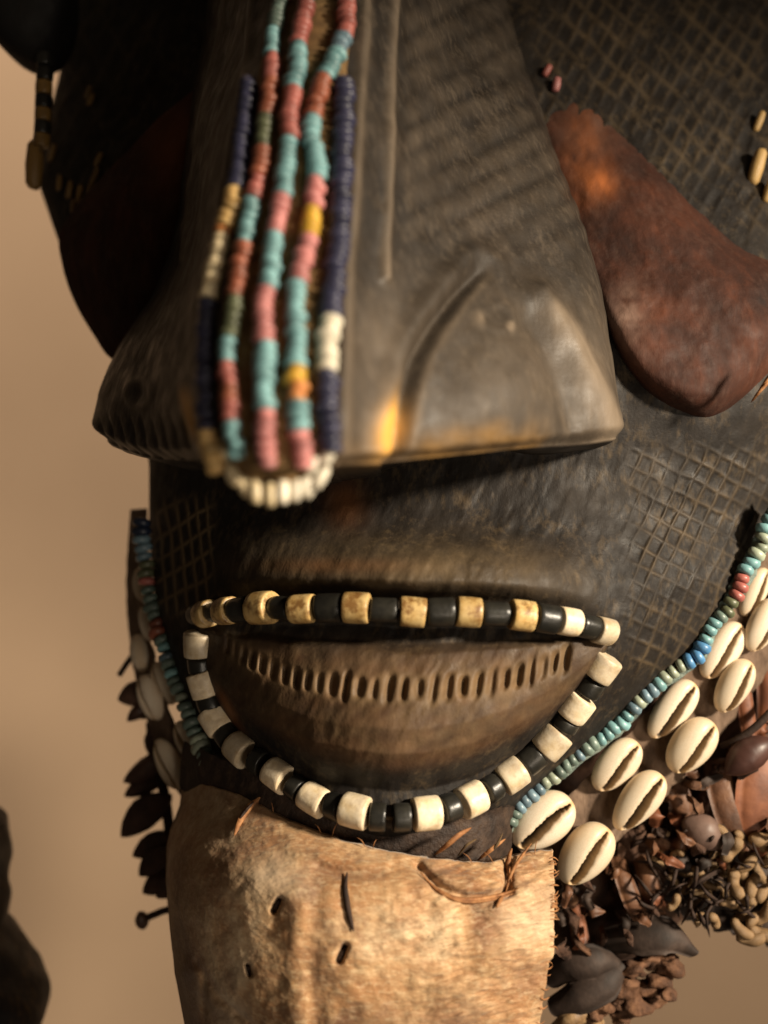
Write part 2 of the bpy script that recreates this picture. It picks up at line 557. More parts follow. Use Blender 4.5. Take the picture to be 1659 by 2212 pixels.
def face_relief(u, v):
    """(displacement in mm, negative = proud; wear; gold)"""
    t = (u - 875) / 455.0
    win = np.sqrt(np.clip(1 - t * t, 0, 1))
    vu = ip(VU, u); vl = ip(VLO, u)
    q = (v - vu) / np.maximum(vl - vu, 30)
    inside = (np.abs(t) < 1)
    prof = np.interp(q, [-0.05, 0.03, 0.08, 0.16, 0.21, 0.30, 0.42, 0.58, 0.70, 0.78, 0.88, 1.0, 1.1],
                     [0, 2.5, 5.5, 3.0, -2.5, -5.5, -9.0, -11.5, -10.5, -5.5, 3.0, 0.5, 0])
    d = np.where(inside, prof * win, 0)
    # upper lip roll
    up = vu - v
    w2 = np.clip(1 - ((u - 870) / 455.0) ** 2, 0, 1)
    d = d - 10.5 * w2 * smooth(20, 70, up) * (1 - smooth(95, 190, up)) + 3.0 * w2 * gauss(up - 22, 18)
    # teeth notches
    tv = ip(TEETH_V, u)
    wear_shading = np.zeros_like(d); gold = np.zeros_like(d)
    for i, tu in enumerate(TEETH_U):
        wd = 6.0 if tu < 690 else 8.0 + 1.5 * math.sin(i * 3.3)
        hl = 20 if tu < 690 else 26 + 6 * math.sin(i * 1.9)
        lean = (v - tv) * (-0.12 + 0.03 * math.sin(i * 2.1))
        g = gauss(u - tu - lean, wd) * np.exp(-((v - tv) / hl) ** 4)
        d = d + (2.5 + 0.8 * math.sin(i * 4.7)) * g
    band = np.exp(-((v - tv) / 34) ** 4) * (inside & (u > 490) & (u < 1235))
    wear_shading = wear_shading + 0.40 * band * (1 - np.clip(d / 4, 0, 1))
    # soft tool marks on the lower lip
    wear_shading = wear_shading + 0.55 * np.clip(win, 0, 1) * (0.2 + vnoise(u / 26 + v / 20, v / 50 - u / 70, 14, 3)) * smooth(0.10, 0.3, q) * (1 - smooth(.66, .8, q)) * inside
    # highlight on the lip roll, painted as a paler band
    wear_shading = wear_shading + 0.5 * w2 * gauss(up - 95, 55) * (0.5 + vnoise(u / 60, v / 30, 16, 3))
    # cross hatching: left cheek, right cheek, temple
    mu = 16 * vnoise(u / 90, v / 90, 3, 3)
    mv = 16 * vnoise(u / 90, v / 90, 8, 3)
    uu = u + mu; vv = v + mv
    mL = smooth(330, 345, u) * (1 - smooth(440, 475, u)) * smooth(1060, 1110, v) * (1 - smooth(1300, 1350, v))
    hL = np.maximum(hatch(uu, vv, 84, 21, 3.6), hatch(uu, vv, -32, 42, 4.2))
    mR = smooth(1330, 1400, u) * smooth(940, 1000, v) * (1 - smooth(1420, 1500, v)) * (0.3 + 1.0 * vnoise(u / 80, v / 80, 19, 2))
    hR = np.maximum(hatch(uu, vv, -66, 30, 3.4), hatch(uu, vv, 28, 36, 3.6))
    mT = smooth(1120, 1200, u) * (1 - smooth(430, 560, v))
    hT = np.maximum(hatch(uu, vv, 42, 46, 6), 0.9 * hatch(uu, vv, -62, 30, 4.5))
    mTL = (1 - smooth(330, 420, u)) * (1 - smooth(380, 520, v))
    hTL = np.maximum(hatch(uu, vv, -60, 40, 5), .8 * hatch(uu, vv, 60, 60, 6))
    d = d - 0.9 * mL * hL - 0.8 * mR * hR - 0.5 * mT * hT - 0.6 * mTL * hTL
    wear_shading = wear_shading + 1.0 * mL * hL + 0.26 * mR * hR * vnoise(u / 40, v / 40, 5) * 1.4 + 0.36 * mT * hT * smooth(0.25, 0.8, vnoise(u / 60, v / 60, 6, 2)) \
        + 0.25 * mTL * hTL * vnoise(u / 50, v / 50, 12, 2)
    # broad hand-carved unevenness
    d = d + 3.0 * (vnoise(u / 120, v / 120, 21, 3) - 0.5) + 0.9 * (vnoise(u / 22 + v / 40, v / 60 - u / 90, 23, 2) - .5)
    # orange worn spots by the mouth corner and the philtrum
    gold = gold + 0.8 * np.exp(-(((u - 495) * 0.86 + (v - 1532) * -0.5) / 9) ** 2 - (((u - 495) * 0.5 + (v - 1532) * .86) / 48) ** 2)
    gold = gold + 0.13 * inside * np.clip(win, 0, 1) * smooth(0.12, 0.3, q) * (1 - smooth(.72, .82, q)) * (0.5 + vnoise(u / 40, v / 24, 26, 3))
    gold = gold + 0.35 * np.exp(-((u - 745) / 40) ** 2 - ((v - 1085) / 45) ** 2)
    gold = gold + 0.25 * np.exp(-((u - 720) / 140) ** 2 - ((v - 1222) / 16) ** 2)  # thin warm streak painted along the lip roll's highlight
    return d, np.clip(wear_shading, 0, 1), np.clip(gold, 0, 1)


NR, NC = 740, 520
vv_ = np.linspace(-560, 1860, NR)
ph = np.linspace(-1, 1, NC)
ss = np.where(ph < 0, -np.abs(np.sin(ph * math.pi / 2)) ** 0.92, ph * 0.999)
Ug = np.zeros((NR, NC)); Vg = np.zeros((NR, NC))
for r in range(NR):
    a = smip(UL, vv_[r]); b = smip(UR, vv_[r])
    Ug[r] = (a + b) / 2 + ss * (b - a) / 2
    Vg[r] = vv_[r]
Fb = face_base(Ug, Vg)
Fd, Fw, Fg = face_relief(Ug, Vg)
edge = smooth(0, 0.03, (ph + 1))[None, :]
Gf = P(Ug, Vg, Fb + Fd * edge)
# rim turns back to the hood
backL = Gf[:, :1] * 1.0; backL = backL + np.array([0.012, 0.05, 0])
backR = Gf[:, -1:] + np.array([-0.006, 0.035, 0.004])
Gf = np.concatenate([backL, Gf, backR], axis=1)
z1 = np.zeros((NR, 1))
face = mesh_obj('face', Gf.reshape(-1, 3), grid_faces(NR, NC + 2), M['face'], mask,
                attrs={'wear_shading': np.concatenate([z1, Fw, z1], 1), 'gold': np.concatenate([z1, Fg, z1], 1)})


def face_y(u, v):
    u = np.asarray(u, float); v = np.asarray(v, float)
    d, _, _ = face_relief(np.atleast_1d(u), np.atleast_1d(v))
    r = face_base(np.atleast_1d(u), np.atleast_1d(v)) + d
    return r if u.ndim else float(r[0])


# ---- cheeks ----------------------------------------------------------------
def cheek(poly, centre, ybase_fn, height_fn, wear_shading_fn, nr=70, na=220):
    poly = np.array(poly + [poly[0]], float)
    d = np.concatenate([[0], np.cumsum(np.linalg.norm(np.diff(poly, axis=0), axis=1))])
    # closed smooth outline
    k = len(poly) - 1
    ext = np.concatenate([poly[-3:-1], poly[:-1], poly[:3]])
    sm = catmull(ext, 2000)
    lo, hi = int(2000 * 2 / (len(ext) - 1)), int(2000 * (2 + k) / (len(ext) - 1))
    out = resample(sm[lo:hi], n=na + 1)[:-1]
    rr = np.linspace(0, 1, nr) ** 0.75
    U = centre[0] + rr[:, None] * (out[:, 0] - centre[0])[None]
    V = centre[1] + rr[:, None] * (out[:, 1] - centre[1])[None]
    R = np.broadcast_to(rr[:, None], U.shape)
    Y = ybase_fn(U, V, R) - height_fn(U, V, R)
    w, g = wear_shading_fn(U, V, R)
    G = P(U, V, Y)
    last = G[-1:].copy(); last[..., 1] += 0.03
    G = np.concatenate([G, last], 0)
    z = np.zeros((1, na))
    return mesh_obj('cheek', G.reshape(-1, 3), grid_faces(nr + 1, na, wrap=True), M['cheek'], mask,
                    attrs={'wear_shading': np.clip(np.concatenate([w, z]), 0, 1), 'gold': np.clip(np.concatenate([g, z]), 0, 1)})


def rc_h(U, V, R):
    low = smooth(450, 850, V)
    pw = 5 + 5 * low
    return (2 + 13 * smooth(230, 820, V)) * (1 - R ** pw) + 3.0 * smooth(-40, 60, (U - 1440) * 0.6 - (V - 600) * 0.8) * (1 - R ** 4) + 4.0 * (vnoise(U / 70, V / 70, 31, 4) - .5) * (1 - R ** 8)


def rc_w(U, V, R):
    w = 0.75 * np.exp(-((U - 1352) / 40) ** 2 - ((V - 680) / 55) ** 2) * vnoise(U / 18, V / 18, 4, 2) * 1.5  # shiny highlight on the cheek, painted as a pale patch
    w = w + 0.35 * np.exp(-((U - 1330) / 120) ** 2 - ((V - 270) / 50) ** 2) * vnoise(U / 30, V / 30, 9, 2)
    g = 0.8 * np.exp(-((U - 1300) / 34) ** 2 - ((V - 395) / 30) ** 2) * (0.2 + 1.3 * vnoise(U / 14, V / 22, 37, 3)) + 0.75 * vnoise(U / 20, V / 34, 38, 3) * np.exp(-((U - 1262) / 45) ** 2 - ((V - 330) / 110) ** 2)
    return w, g


cheek([(1165, 222), (1255, 208), (1330, 262), (1410, 335), (1500, 440), (1600, 530), (1720, 590), (1790, 680), (1700, 770), (1600, 868), (1535, 905),
       (1475, 893), (1395, 845), (1318, 735), (1250, 570), (1195, 400)], (1440, 600),
      lambda U, V, R: face_base(U, V) + 2, rc_h, rc_w)
cheek([(450, 200), (370, 232), (280, 320), (185, 420), (130, 500), (135, 575), (160, 650), (200, 720), (247, 778), (330, 770), (400, 640), (450, 420)], (300, 520),
      lambda U, V, R: 88 - (U - 140) * 0.05 + 12 * R ** 3, lambda U, V, R: 8 * (1 - R ** 2) + 2 * (vnoise(U / 60, V / 60, 41, 3) - .5),
      lambda U, V, R: (0 * U, 0.35 * np.exp(-((U - 380) / 50) ** 2 - ((V - 330) / 110) ** 2)))

# ---- nose ------------------------------------------------------------------
rows = [
    [(500, -450, 95), (515, -450, 62), (560, -450, 42), (620, -450, 30), (705, -450, 26), (790, -450, 28), (808, -450, 30), (850, -450, 34), (950, -450, 46), (1040, -450, 62), (1070, -450, 85)],
    [(460, -120, 95), (480, -120, 60), (530, -120, 25), (600, -120, 0), (695, -120, -8), (785, -120, -5), (805, -120, -1), (850, -120, 8), (960, -120, 58), (1060, -120, 96), (1090, -120, 140)],
    [(440, 60, 95), (462, 60, 60), (515, 60, 15), (580, 60, -20), (675, 60, -30), (770, 60, -27), (795, 60, -22), (845, 60, -10), (970, 60, 36), (1092, 60, 76), (1122, 60, 120)],
    [(395, 300, 95), (412, 300, 55), (455, 300, 5), (512, 300, -42), (635, 300, -55), (755, 300, -50), (780, 300, -45), (838, 300, -32), (1000, 300, 8), (1165, 300, 42), (1198, 300, 85)],
    [(350, 560, 95), (375, 560, 50), (415, 560, -5), (470, 560, -58), (600, 560, -72), (735, 560, -68), (765, 560, -62), (832, 560, -50), (1040, 560, -15), (1255, 560, 16), (1288, 560, 55)],
    [(262, 770, 95), (250, 768, 55), (340, 770, -5), (455, 770, -70), (590, 770, -85), (728, 770, -80), (755, 770, -75), (850, 770, -60), (1080, 770, -28), (1292, 770, 0), (1325, 770, 38)],
    [(230, 895, 90), (206, 895, 50), (320, 900, -8), (455, 900, -78), (590, 900, -93), (725, 900, -88), (752, 900, -82), (850, 900, -66), (1090, 895, -35), (1306, 890, -6), (1338, 885, 38)],
    [(240, 955, 92), (203, 950, 48), (318, 990, -9), (465, 998, -78), (590, 1030, -95), (715, 1010, -88), (752, 1003, -82), (850, 998, -66), (1090, 972, -35), (1316, 950, -7), (1344, 940, 38)],
]
rows = np.array(rows, float)
A = catmull(rows, 350)                       # along the length
A = np.transpose(catmull(np.transpose(A, (1, 0, 2)), 420), (1, 0, 2))
Un, Vn, Yn = A[..., 0], A[..., 1], A[..., 2]
Gn = P(Un, Vn, Yn)
Nn = grid_normals(Gn)
if Nn[200, 210, 1] > 0:
    Nn = -Nn
# carving on the nose, in mm (positive = proud)
groove = [(1030, 590), (985, 640), (940, 700), (900, 770), (878, 850), (866, 930), (862, 1000)]
dg = poly_dist(Un, Vn, groove)
gu = np.interp(Vn, [p[1] for p in groove], [p[0] for p in groove])
right = smooth(-6, 26, Un - gu) * smooth(560, 640, Vn)
relief = -3.4 * gauss(dg, 13) * smooth(570, 640, Vn)
# the flared wing swells right of the groove
relief += 8.5 * right * gauss(np.hypot((Un - 1060) / 1.0, (Vn - 840) / 1.4), 140)
botv = Vn[-1][None, :]
relief -= 4.5 * smooth(-34, 0, Vn - botv) ** 2 + 1.6 * (vnoise(Un / 24, Vn / 24, 58, 2) - .5) * smooth(-60, 0, Vn - botv)
# swell left of the groove running up along the bridge
relief += 2.4 * gauss(dg - 42, 26) * (1 - right)
# dished edge of the wing at the right, proud rim
relief += 3.2 * gauss(poly_dist(Un, Vn, [(1165, 640), (1240, 760), (1300, 870), (1330, 950)]), 26)
relief -= 2.6 * gauss(poly_dist(Un, Vn, [(1130, 700), (1180, 800), (1230, 920)]), 30)
# raised rib and strip margins
rib = [(858, -120), (846, 100), (838, 350), (832, 600)]
dr = poly_dist(Un, Vn, rib)
relief += 1.8 * gauss(dr, 11)
margin = [(800, -120), (790, 60), (772, 300), (757, 560), (746, 770), (742, 1000)]
dm = poly_dist(Un, Vn, margin)
relief += 1.5 * gauss(dm, 10)
lm = [(585, -120), (548, 0), (522, 200), (480, 450), (440, 700), (430, 1000)]
dl = poly_dist(Un, Vn, lm)
relief += 1.3 * gauss(dl, 8)
lm2 = [(510, -120), (490, 0), (425, 300), (395, 560)]
dl2 = poly_dist(Un, Vn, lm2)
relief += 1.2 * gauss(dl2, 8)
# slanting tool cuts on the upper flank
mS = smooth(860, 890, Un) * (1 - smooth(430, 600, Vn))
wob = 12 * vnoise(Un / 80, Vn / 80, 51, 2)
cuts = hatch(Un + wob, Vn + wob, -26, 58, 13) * (0.4 + vnoise(Un / 60, Vn / 50, 53, 2))
relief -= 0.5 * mS * cuts
# left flank strokes and the ring on the left wing
mLf = (1 - smooth(420, 450, Un))
relief -= 0.8 * mLf * hatch(Un, Vn, 78, 22, 4) * smooth(880, 930, Vn)
relief -= 0.9 * mLf * hatch(Un + wob, Vn, -72, 34, 6) * (1 - smooth(640, 740, Vn)) * vnoise(Un / 40, Vn / 60, 57, 2)
rl = np.hypot((Un - 300) / 0.8, Vn - 850)
relief += 0.5 * gauss(rl - 30, 9) - 1.0 * gauss(rl, 15)
# ring on the right wing
rr_ = np.hypot(Un - 1056, (Vn - 700) * 1.1)
relief += 0.4 * gauss(rr_ - 34, 12)
relief += 2.2 * (vnoise(Un / 90, Vn / 110, 61, 3) - .5)
wear_shadingN = 0.65 * gauss(dr, 9) + 0.55 * gauss(dm, 12) + 0.32 * gauss(dl, 8) + 0.25 * gauss(dl2, 7)
wear_shadingN += 0.8 * gauss(poly_dist(Un, Vn, [(1190, 680), (1250, 770), (1300, 880), (1325, 950)]), 24) * (0.4 + vnoise(Un / 40, Vn / 50, 63, 2))  # highlight along the wing's right edge, painted paler
wear_shadingN += 0.9 * gauss(rr_ - 34, 15) * smooth(0.35, 0.8, vnoise(Un / 24, Vn / 24, 64, 2)) * smooth(640, 700, Vn)
wear_shadingN += 0.35 * gauss(dg - 22, 8) * right + 0.26 * mS * (1 - cuts) * vnoise(Un / 45 - Vn / 80, Vn / 45, 66, 2)
wear_shadingN += 0.3 * gauss(rl - 30, 7) + 0.30 * smooth(480, 800, Vn) * smooth(735, 760, Un) * (0.45 + 0.8 * vnoise(Un / 90, Vn / 120, 69, 3))
wear_shadingN += 0.35 * smooth(760, 850, Un) * (1 - smooth(850, 880, Un)) * smooth(500, 900, Vn)
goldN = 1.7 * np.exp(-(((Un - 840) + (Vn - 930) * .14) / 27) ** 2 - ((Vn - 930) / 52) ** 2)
goldN += 0.9 * np.exp(-(((Un - 408) - (Vn - 890) * .2) / 15) ** 4 - ((Vn - 895) / 55) ** 4)
goldN += 0.34 * vnoise(Un / 45, Vn / 30, 68, 2) * smooth(915, 968, Vn + 26 * vnoise(Un / 40, Vn / 40, 67, 2)) * smooth(880, 940, Un) * (1 - smooth(1130, 1190, Un))  # warm light on the nostril's lower edge, painted as an orange band
goldN += 0.05 * smooth(700, 760, Un) * (1 - smooth(900, 1010, Un)) * smooth(930, 990, Vn)
Gn = Gn + Nn * (relief / 1000)[..., None]
# underside: goes back to the face at the same height, with a septum and hollow nostrils
bot = Gn[-1]
und = [Gn]
wU = [wear_shadingN]; gU = [goldN]
nlev = 14
for k in range(1, nlev + 1):
    f = k / nlev
    row = bot.copy()
    row[:, 1] = bot[:, 1] + (0.068 - np.minimum(bot[:, 1], 0.06)) * f
    ub = Un[-1]
    nos = gauss(ub - 1010, 110) + gauss(ub - 380, 60)
    row[:, 2] = bot[:, 2] - 0.0012 * math.sin(min(f * 6, math.pi / 2)) + 0.012 * nos * math.sin(f * math.pi)
    und.append(row[None]); wU.append(wear_shadingN[-1:] * 0); gU.append(goldN[-1:] * (0.4 if k < 3 else 0))
Gall = np.concatenate(und, 0)
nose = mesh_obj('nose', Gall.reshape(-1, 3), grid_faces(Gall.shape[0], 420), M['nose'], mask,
                attrs={'wear_shading': np.clip(np.concatenate(wU), 0, 1), 'gold': np.clip(np.concatenate(gU), 0, 1)})
NU, NV = Un[::2, ::2], Vn[::2, ::2]
NG, NNr = Gn[::2, ::2], Nn[::2, ::2]


def on_nose(u, v, lift):
    d = (NU - u) ** 2 + (NV - v) ** 2
    k = np.argmin(d)
    i, j = np.unravel_index(k, d.shape)
    # depth from the surface, bearings from the survey
    p = NG[i, j]; n = NNr[i, j]
    y = p[1] * 1000
    q = pp(u, v, y)
    return q + n * lift / 1000, n


# cloth under the bead strands
ci = np.linspace(20, 299, 120).astype(int)
cu = np.linspace(0, 1, 40)
strip_l = np.array([(600, -120), (590, 0), (540, 200), (505, 430), (470, 650), (462, 800), (470, 980)], float)
strip_r = np.array([(780, -120), (768, 0), (755, 200), (742, 430), (728, 630), (720, 800), (718, 980)], float)
cl = []
for v in np.linspace(-110, 1040, 110):
    for a in cu:
        l = np.interp(v, strip_l[:, 1], strip_l[:, 0]); r = np.interp(v, strip_r[:, 1], strip_r[:, 0])
        sag = 1.0
        if v > 960:
            m = (l + r) / 2; k = math.sqrt(max(0.02, 1 - ((v - 960) / 90) ** 2)); l = m + (l - m) * k; r = m + (r - m) * k
        u = l + (r - l) * a
        p, n = on_nose(u, v, 1.2 - 2.5 * (abs(a - .5) * 2) ** 10)
        cl.append(p)
mesh_obj('backing_cloth', np.array(cl), grid_faces(110, 40), M['cloth'], mask)


# ---- beads -----------------------------------------------------------------
def bead_mesh(name, mat, radius, length, seg=12, prof=None, jitter=0.04, seed=0):
    r = np.random.default_rng(seed)
    prof = prof or [(-0.5, 0.42), (-0.47, 0.78), (-0.3, 0.98), (0, 1.0), (0.3, 0.98), (0.47, 0.78), (0.5, 0.42)]
    V = []
    ja = 1 + jitter * r.standard_normal(seg)
    sk = r.uniform(-0.06, 0.06, 2)
    for (h, rad) in prof:
        for q in range(seg):
            a = 2 * math.pi * q / seg
            V.append((radius * rad * ja[q] * math.cos(a), h * length * (1 + sk[0] * math.cos(a) + sk[1] * math.sin(a)), radius * rad * ja[q] * math.sin(a)))
    F = [tuple(f) for f in grid_faces(len(prof), seg, wrap=True)]
    F.append(tuple(range(seg))); F.append(tuple(range((len(prof) - 1) * seg, len(prof) * seg))[::-1])
    me = bpy.data.meshes.new(name)
    me.from_pydata(V, [], F)
    me.polygons.foreach_set('use_smooth', [True] * len(me.polygons))
    me.materials.append(mat)
    return me


_bm = {}


def get_bead(color, radius, length, kind='seed'):
    k = random.randrange(3)
    key = (color, round(radius, 5), round(length, 5), kind, k)
    if key not in _bm:
        if kind == 'seed':
            _bm[key] = bead_mesh('bead', BC[color], radius, length, 10,
                                 [(-0.5, 0.5), (-0.4, 0.86), (0, 1.0), (0.4, 0.86), (0.5, 0.5)], 0.03, k + 5)
        else:
            _bm[key] = bead_mesh('bead', BC[color], radius, length, 22,
                                 [(-0.5, 0.3), (-0.5, 0.86), (-0.485, 0.94), (-0.45, 0.985), (-0.3, 1.0), (0, 1.01), (0.3, 1.0), (0.45, 0.985), (0.485, 0.94), (0.5, 0.86), (0.5, 0.3)],
                                 0.012, k + 31)
    return _bm[key]


def strand_obj(path_w):
    V, F = tube(path_w, 0.0007, 6)
    return mesh_obj('bead_strand', V, F, M['thread'], mask)


def strand_on_nose(pts, segs, radius, length, wig=1.2):
    """pts: (u, v); segs: list of (v_end, colour) going down"""
    c = catmull(np.array(pts, float), 160)
    W_, Ns = [], []
    for u, v in c:
        p, n = on_nose(u, v, 1.4 + radius * 1000 * 0.8)
        W_.append(p); Ns.append(n)
    W_ = np.array(W_)
    k = np.ones(9) / 9
    for q in range(3):
        pad = np.concatenate([np.repeat(W_[:1, q], 4), W_[:, q], np.repeat(W_[-1:, q], 4)])
        W_[:, q] = np.convolve(pad, k, 'valid')
    full = np.concatenate([W_, c, np.array(Ns)], 1)
    d = np.concatenate([[0], np.cumsum(np.linalg.norm(np.diff(W_, axis=0), axis=1))])
    st = strand_obj(resample(W_, n=60))
    s = length * 0.5
    while s < d[-1]:
        row = [np.interp(s, d, full[:, q]) for q in range(8)]
        p = np.array(row[:3]); v = row[4]; n = np.array(row[5:])
        p2 = np.array([np.interp(min(s + .001, d[-1]), d, W_[:, q]) for q in range(3)])
        p1 = np.array([np.interp(max(s - .001, 0), d, W_[:, q]) for q in range(3)])
        colr = segs[-1][1]
        for ve, cc in segs:
            if v <= ve:
                colr = cc; break
        ax = p2 - p1 + np.random.default_rng(int(s * 1e6)).normal(0, 0.0001, 3)
        x, y, z = frame(ax, n)
        sc = random.uniform(0.86, 1.1)
        if colr is not None:
            place('bead', get_bead(colr, radius, length), st, p + x * random.gauss(0, 0.00025), x, y, z, (sc, 1, sc))
        s += length * random.uniform(0.96, 1.1)
    return st


BR, BL = 0.0030, 0.0025
# outer left strand
strand_on_nose([(556, 190), (551, 225), (540, 320), (528, 423), (520, 462), (505, 510), (494, 560), (478, 648), (472, 700), (470, 800), (474, 934), (482, 965), (497, 1020)],
               [(424, 'navy'), (497, 'tan'), (515, 'orange'), (655, 'cream'), (936, 'navy'), (1100, 'tan')], BR * 1.05, BL)
strand_on_nose([(638, -60), (628, 0), (612, 38), (601, 114), (597, 164), (593, 210), (589, 251), (580, 305), (574, 362), (559, 438), (547, 500), (534, 580), (523, 644), (517, 705), (508, 762), (510, 820), (515, 893), (523, 942), (533, 1005)],
               [(12, 'red'), (80, 'greyteal'), (138, 'teal'), (200, 'red'), (268, 'rust'), (340, 'olive'), (395, 'rust'), (450, 'red'), (545, 'teal'), (660, 'rust'), (735, 'olive'), (790, 'teal'), (850, 'red'), (880, 'rust'), (915, 'red'), (1100, 'teal')], BR * 0.92, BL)
strand_on_nose([(680, -60), (669, 0), (662, 57), (654, 99), (646, 170), (635, 244), (631, 297), (624, 380), (616, 457), (604, 503), (597, 580), (589, 624), (577, 664), (579, 726), (580, 790), (579, 850), (582, 930), (589, 1035)],
               [(22, 'teal'), (118, 'red'), (222, 'teal'), (320, 'red'), (436, 'teal'), (522, 'pink'), (642, 'teal'), (762, 'pink'), (902, 'teal'), (1100, 'pink')], BR, BL)
strand_on_nose([(750, -60), (745, 0), (745, 46), (742, 88), (732, 115), (711, 164), (690, 198), (681, 236), (670, 290), (673, 328), (681, 381), (675, 419), (670, 460), (668, 505), (652, 580), (638, 640), (635, 740), (637, 830), (638, 900), (646, 1034)],
               [(14, 'teal'), (97, 'red'), (130, 'bluegrey'), (184, 'teal'), (272, 'rust'), (400, 'teal'), (470, 'pink'), (532, 'yellow'), (626, 'pink'), (822, 'teal'), (842, 'yellow'), (880, 'orange'), (928, 'teal'), (1100, 'pink')], BR, BL)
strand_on_nose([(737, 190), (731, 300), (727, 400), (722, 533), (712, 620), (704, 700), (697, 760), (696, 830), (695, 900), (698, 972)],
               [(698, 'navy'), (824, 'white'), (1100, 'navy')], BR * 1.12, BL)
# pale beads closing the strip around the tip of the nose
fr = [(482, 975), (490, 1000), (502, 1026), (527, 1048), (552, 1062), (585, 1068), (611, 1062), (638, 1058), (670, 1052), (692, 1030), (706, 1004), (708, 985)]
frp = [on_nose(u, min(v, 1030), 3.4) for u, v in fr]
frw = np.array([pp(u, v, p[1] * 1000 + (3 if v > 1040 else 0)) for (u, v), (p, n) in zip(fr, frp)])
st = strand_obj(resample(catmull(frw, 60), n=40))
for i, (u, v) in enumerate(fr):
    if i in (1, 10):
        continue
    x, y, z = frame((0.35 * (1 if u < 590 else -1) * (0 if 540 < u < 660 else 1) + (u - 600) * -0.002, -0.15, -1.0), (0, -1, 0))
    place('bead', get_bead('white' if u > 600 else 'cream', 0.0019, 0.0066), st, frw[i], x, y, z)
    if i in (0, 2, 9, 11):
        place('bead', get_bead('white' if u > 600 else 'cream', 0.0019, 0.0050), st, frw[i] + np.array([0.0042 * (1 if u < 600 else -1), 0, -0.0022]), x, y, z)

# ---- mouth beads -----------------------------------------------------------
def explicit_strand(items, normal_fn, ytab=None):
    """items: (u, v, y, colour, length mm, radius mm)"""
    pts = np.array([pp(u, v, y) for (u, v, y, *_) in items])
    st = strand_obj(resample(catmull(pts, 200), n=120))
    for i, (u, v, y, c, L, R) in enumerate(items):
        a = pts[min(i + 1, len(pts) - 1)] - pts[max(i - 1, 0)]
        a = a / np.linalg.norm(a) + np.array([random.gauss(0, .05), random.gauss(0, .03), random.gauss(0, .05)])
        x, yy, z = frame(a, (0, -1, 0.01))
        rot = random.uniform(0, 6.28)
        x2 = x * math.cos(rot) + z * math.sin(rot); z2 = -x * math.sin(rot) + z * math.cos(rot)
        place('bead', get_bead(c, R / 1000, L / 1000, 'big'), st, pts[i], x2, yy, z2, (random.uniform(.93, 1.05), random.uniform(.94, 1.0), random.uniform(.93, 1.05)))
    return st


yt = np.array([(425, 48), (443, 41), (490, 26), (567, 12), (654, 2.5), (770, -3), (890, -4.5), (1012, -3.5), (1128, -2), (1228, 3), (1305, 11)], float)
upper = []
uc = [(428, 'black'), (446, 'stained'), (467, 'black'), (490, 'stained'), (524, 'black'), (567, 'stained'), (610, 'black'), (654, 'stained'), (712, 'black'), (770, 'stained'), (830, 'black'), (892, 'stained'),
      (952, 'black'), (1012, 'stained'), (1070, 'black'), (1128, 'stained'), (1180, 'black'), (1227, 'ivory'), (1268, 'black'), (1303, 'ivory')]
up_pts = [pp(u, ip(VU, u), ip(yt, u) - 1) for u, _ in uc]
for i, (u, c) in enumerate(uc):
    a = np.linalg.norm(up_pts[min(i + 1, len(uc) - 1)] - up_pts[max(i - 1, 0)]) * 1000 / (2 if 0 < i < len(uc) - 1 else 1)
    fr_ = 0.98 if c == 'black' else 0.96
    upper.append((u, ip(VU, u), ip(yt, u) - 1, c, a * fr_, (5.0 if c == 'black' else 5.9) * (0.92 + 0.08 * math.sin(i * 1.7)) * (0.86 if u < 480 or u > 1290 else 1)))
explicit_strand(upper, None)
lowc = [(430, 1392, 'ivory'), (433, 1437, 'black'), (440, 1478, 'ivory'), (452, 1518, 'black'), (468, 1556, 'ivory'), (491, 1590, 'black'), (520, 1620, 'ivory'), (560, 1647, 'black'), (602, 1675, 'ivory'),
        (641, 1702, 'black'), (680, 1727, 'ivory'), (724, 1743, 'black'), (768, 1752, 'ivory'), (816, 1765, 'black'), (868, 1766, 'black'), (920, 1757, 'ivory'), (970, 1745, 'black'),
        (1018, 1727, 'ivory'), (1062, 1703, 'black'), (1105, 1675, 'ivory'), (1150, 1640, 'black'), (1191, 1602, 'ivory'), (1221, 1563, 'black'), (1245, 1527, 'ivory'), (1272, 1484, 'black'), (1300, 1440, 'ivory')]
lower = []
for i, (u, v, c) in enumerate(lowc):
    prv = lowc[max(i - 1, 0)]; nxt = lowc[min(i + 1, len(lowc) - 1)]
    y = float(face_base(np.array([u]), np.array([v]))[0]) - 3.5
    gap = math.hypot(nxt[0] - prv[0], nxt[1] - prv[1]) / (2 if 0 < i < len(lowc) - 1 else 1) * PXMM
    L = 9.6 if c == 'ivory' else max(5.5, 2 * gap - 10.4)
    L = min(L, 9.8)
    if 1190 < u < 1260 and c == 'black':
        L = 4.2
    lower.append((u, v, y, c, L, 5.9 if c == 'ivory' else 5.0))
explicit_strand(lower, None)


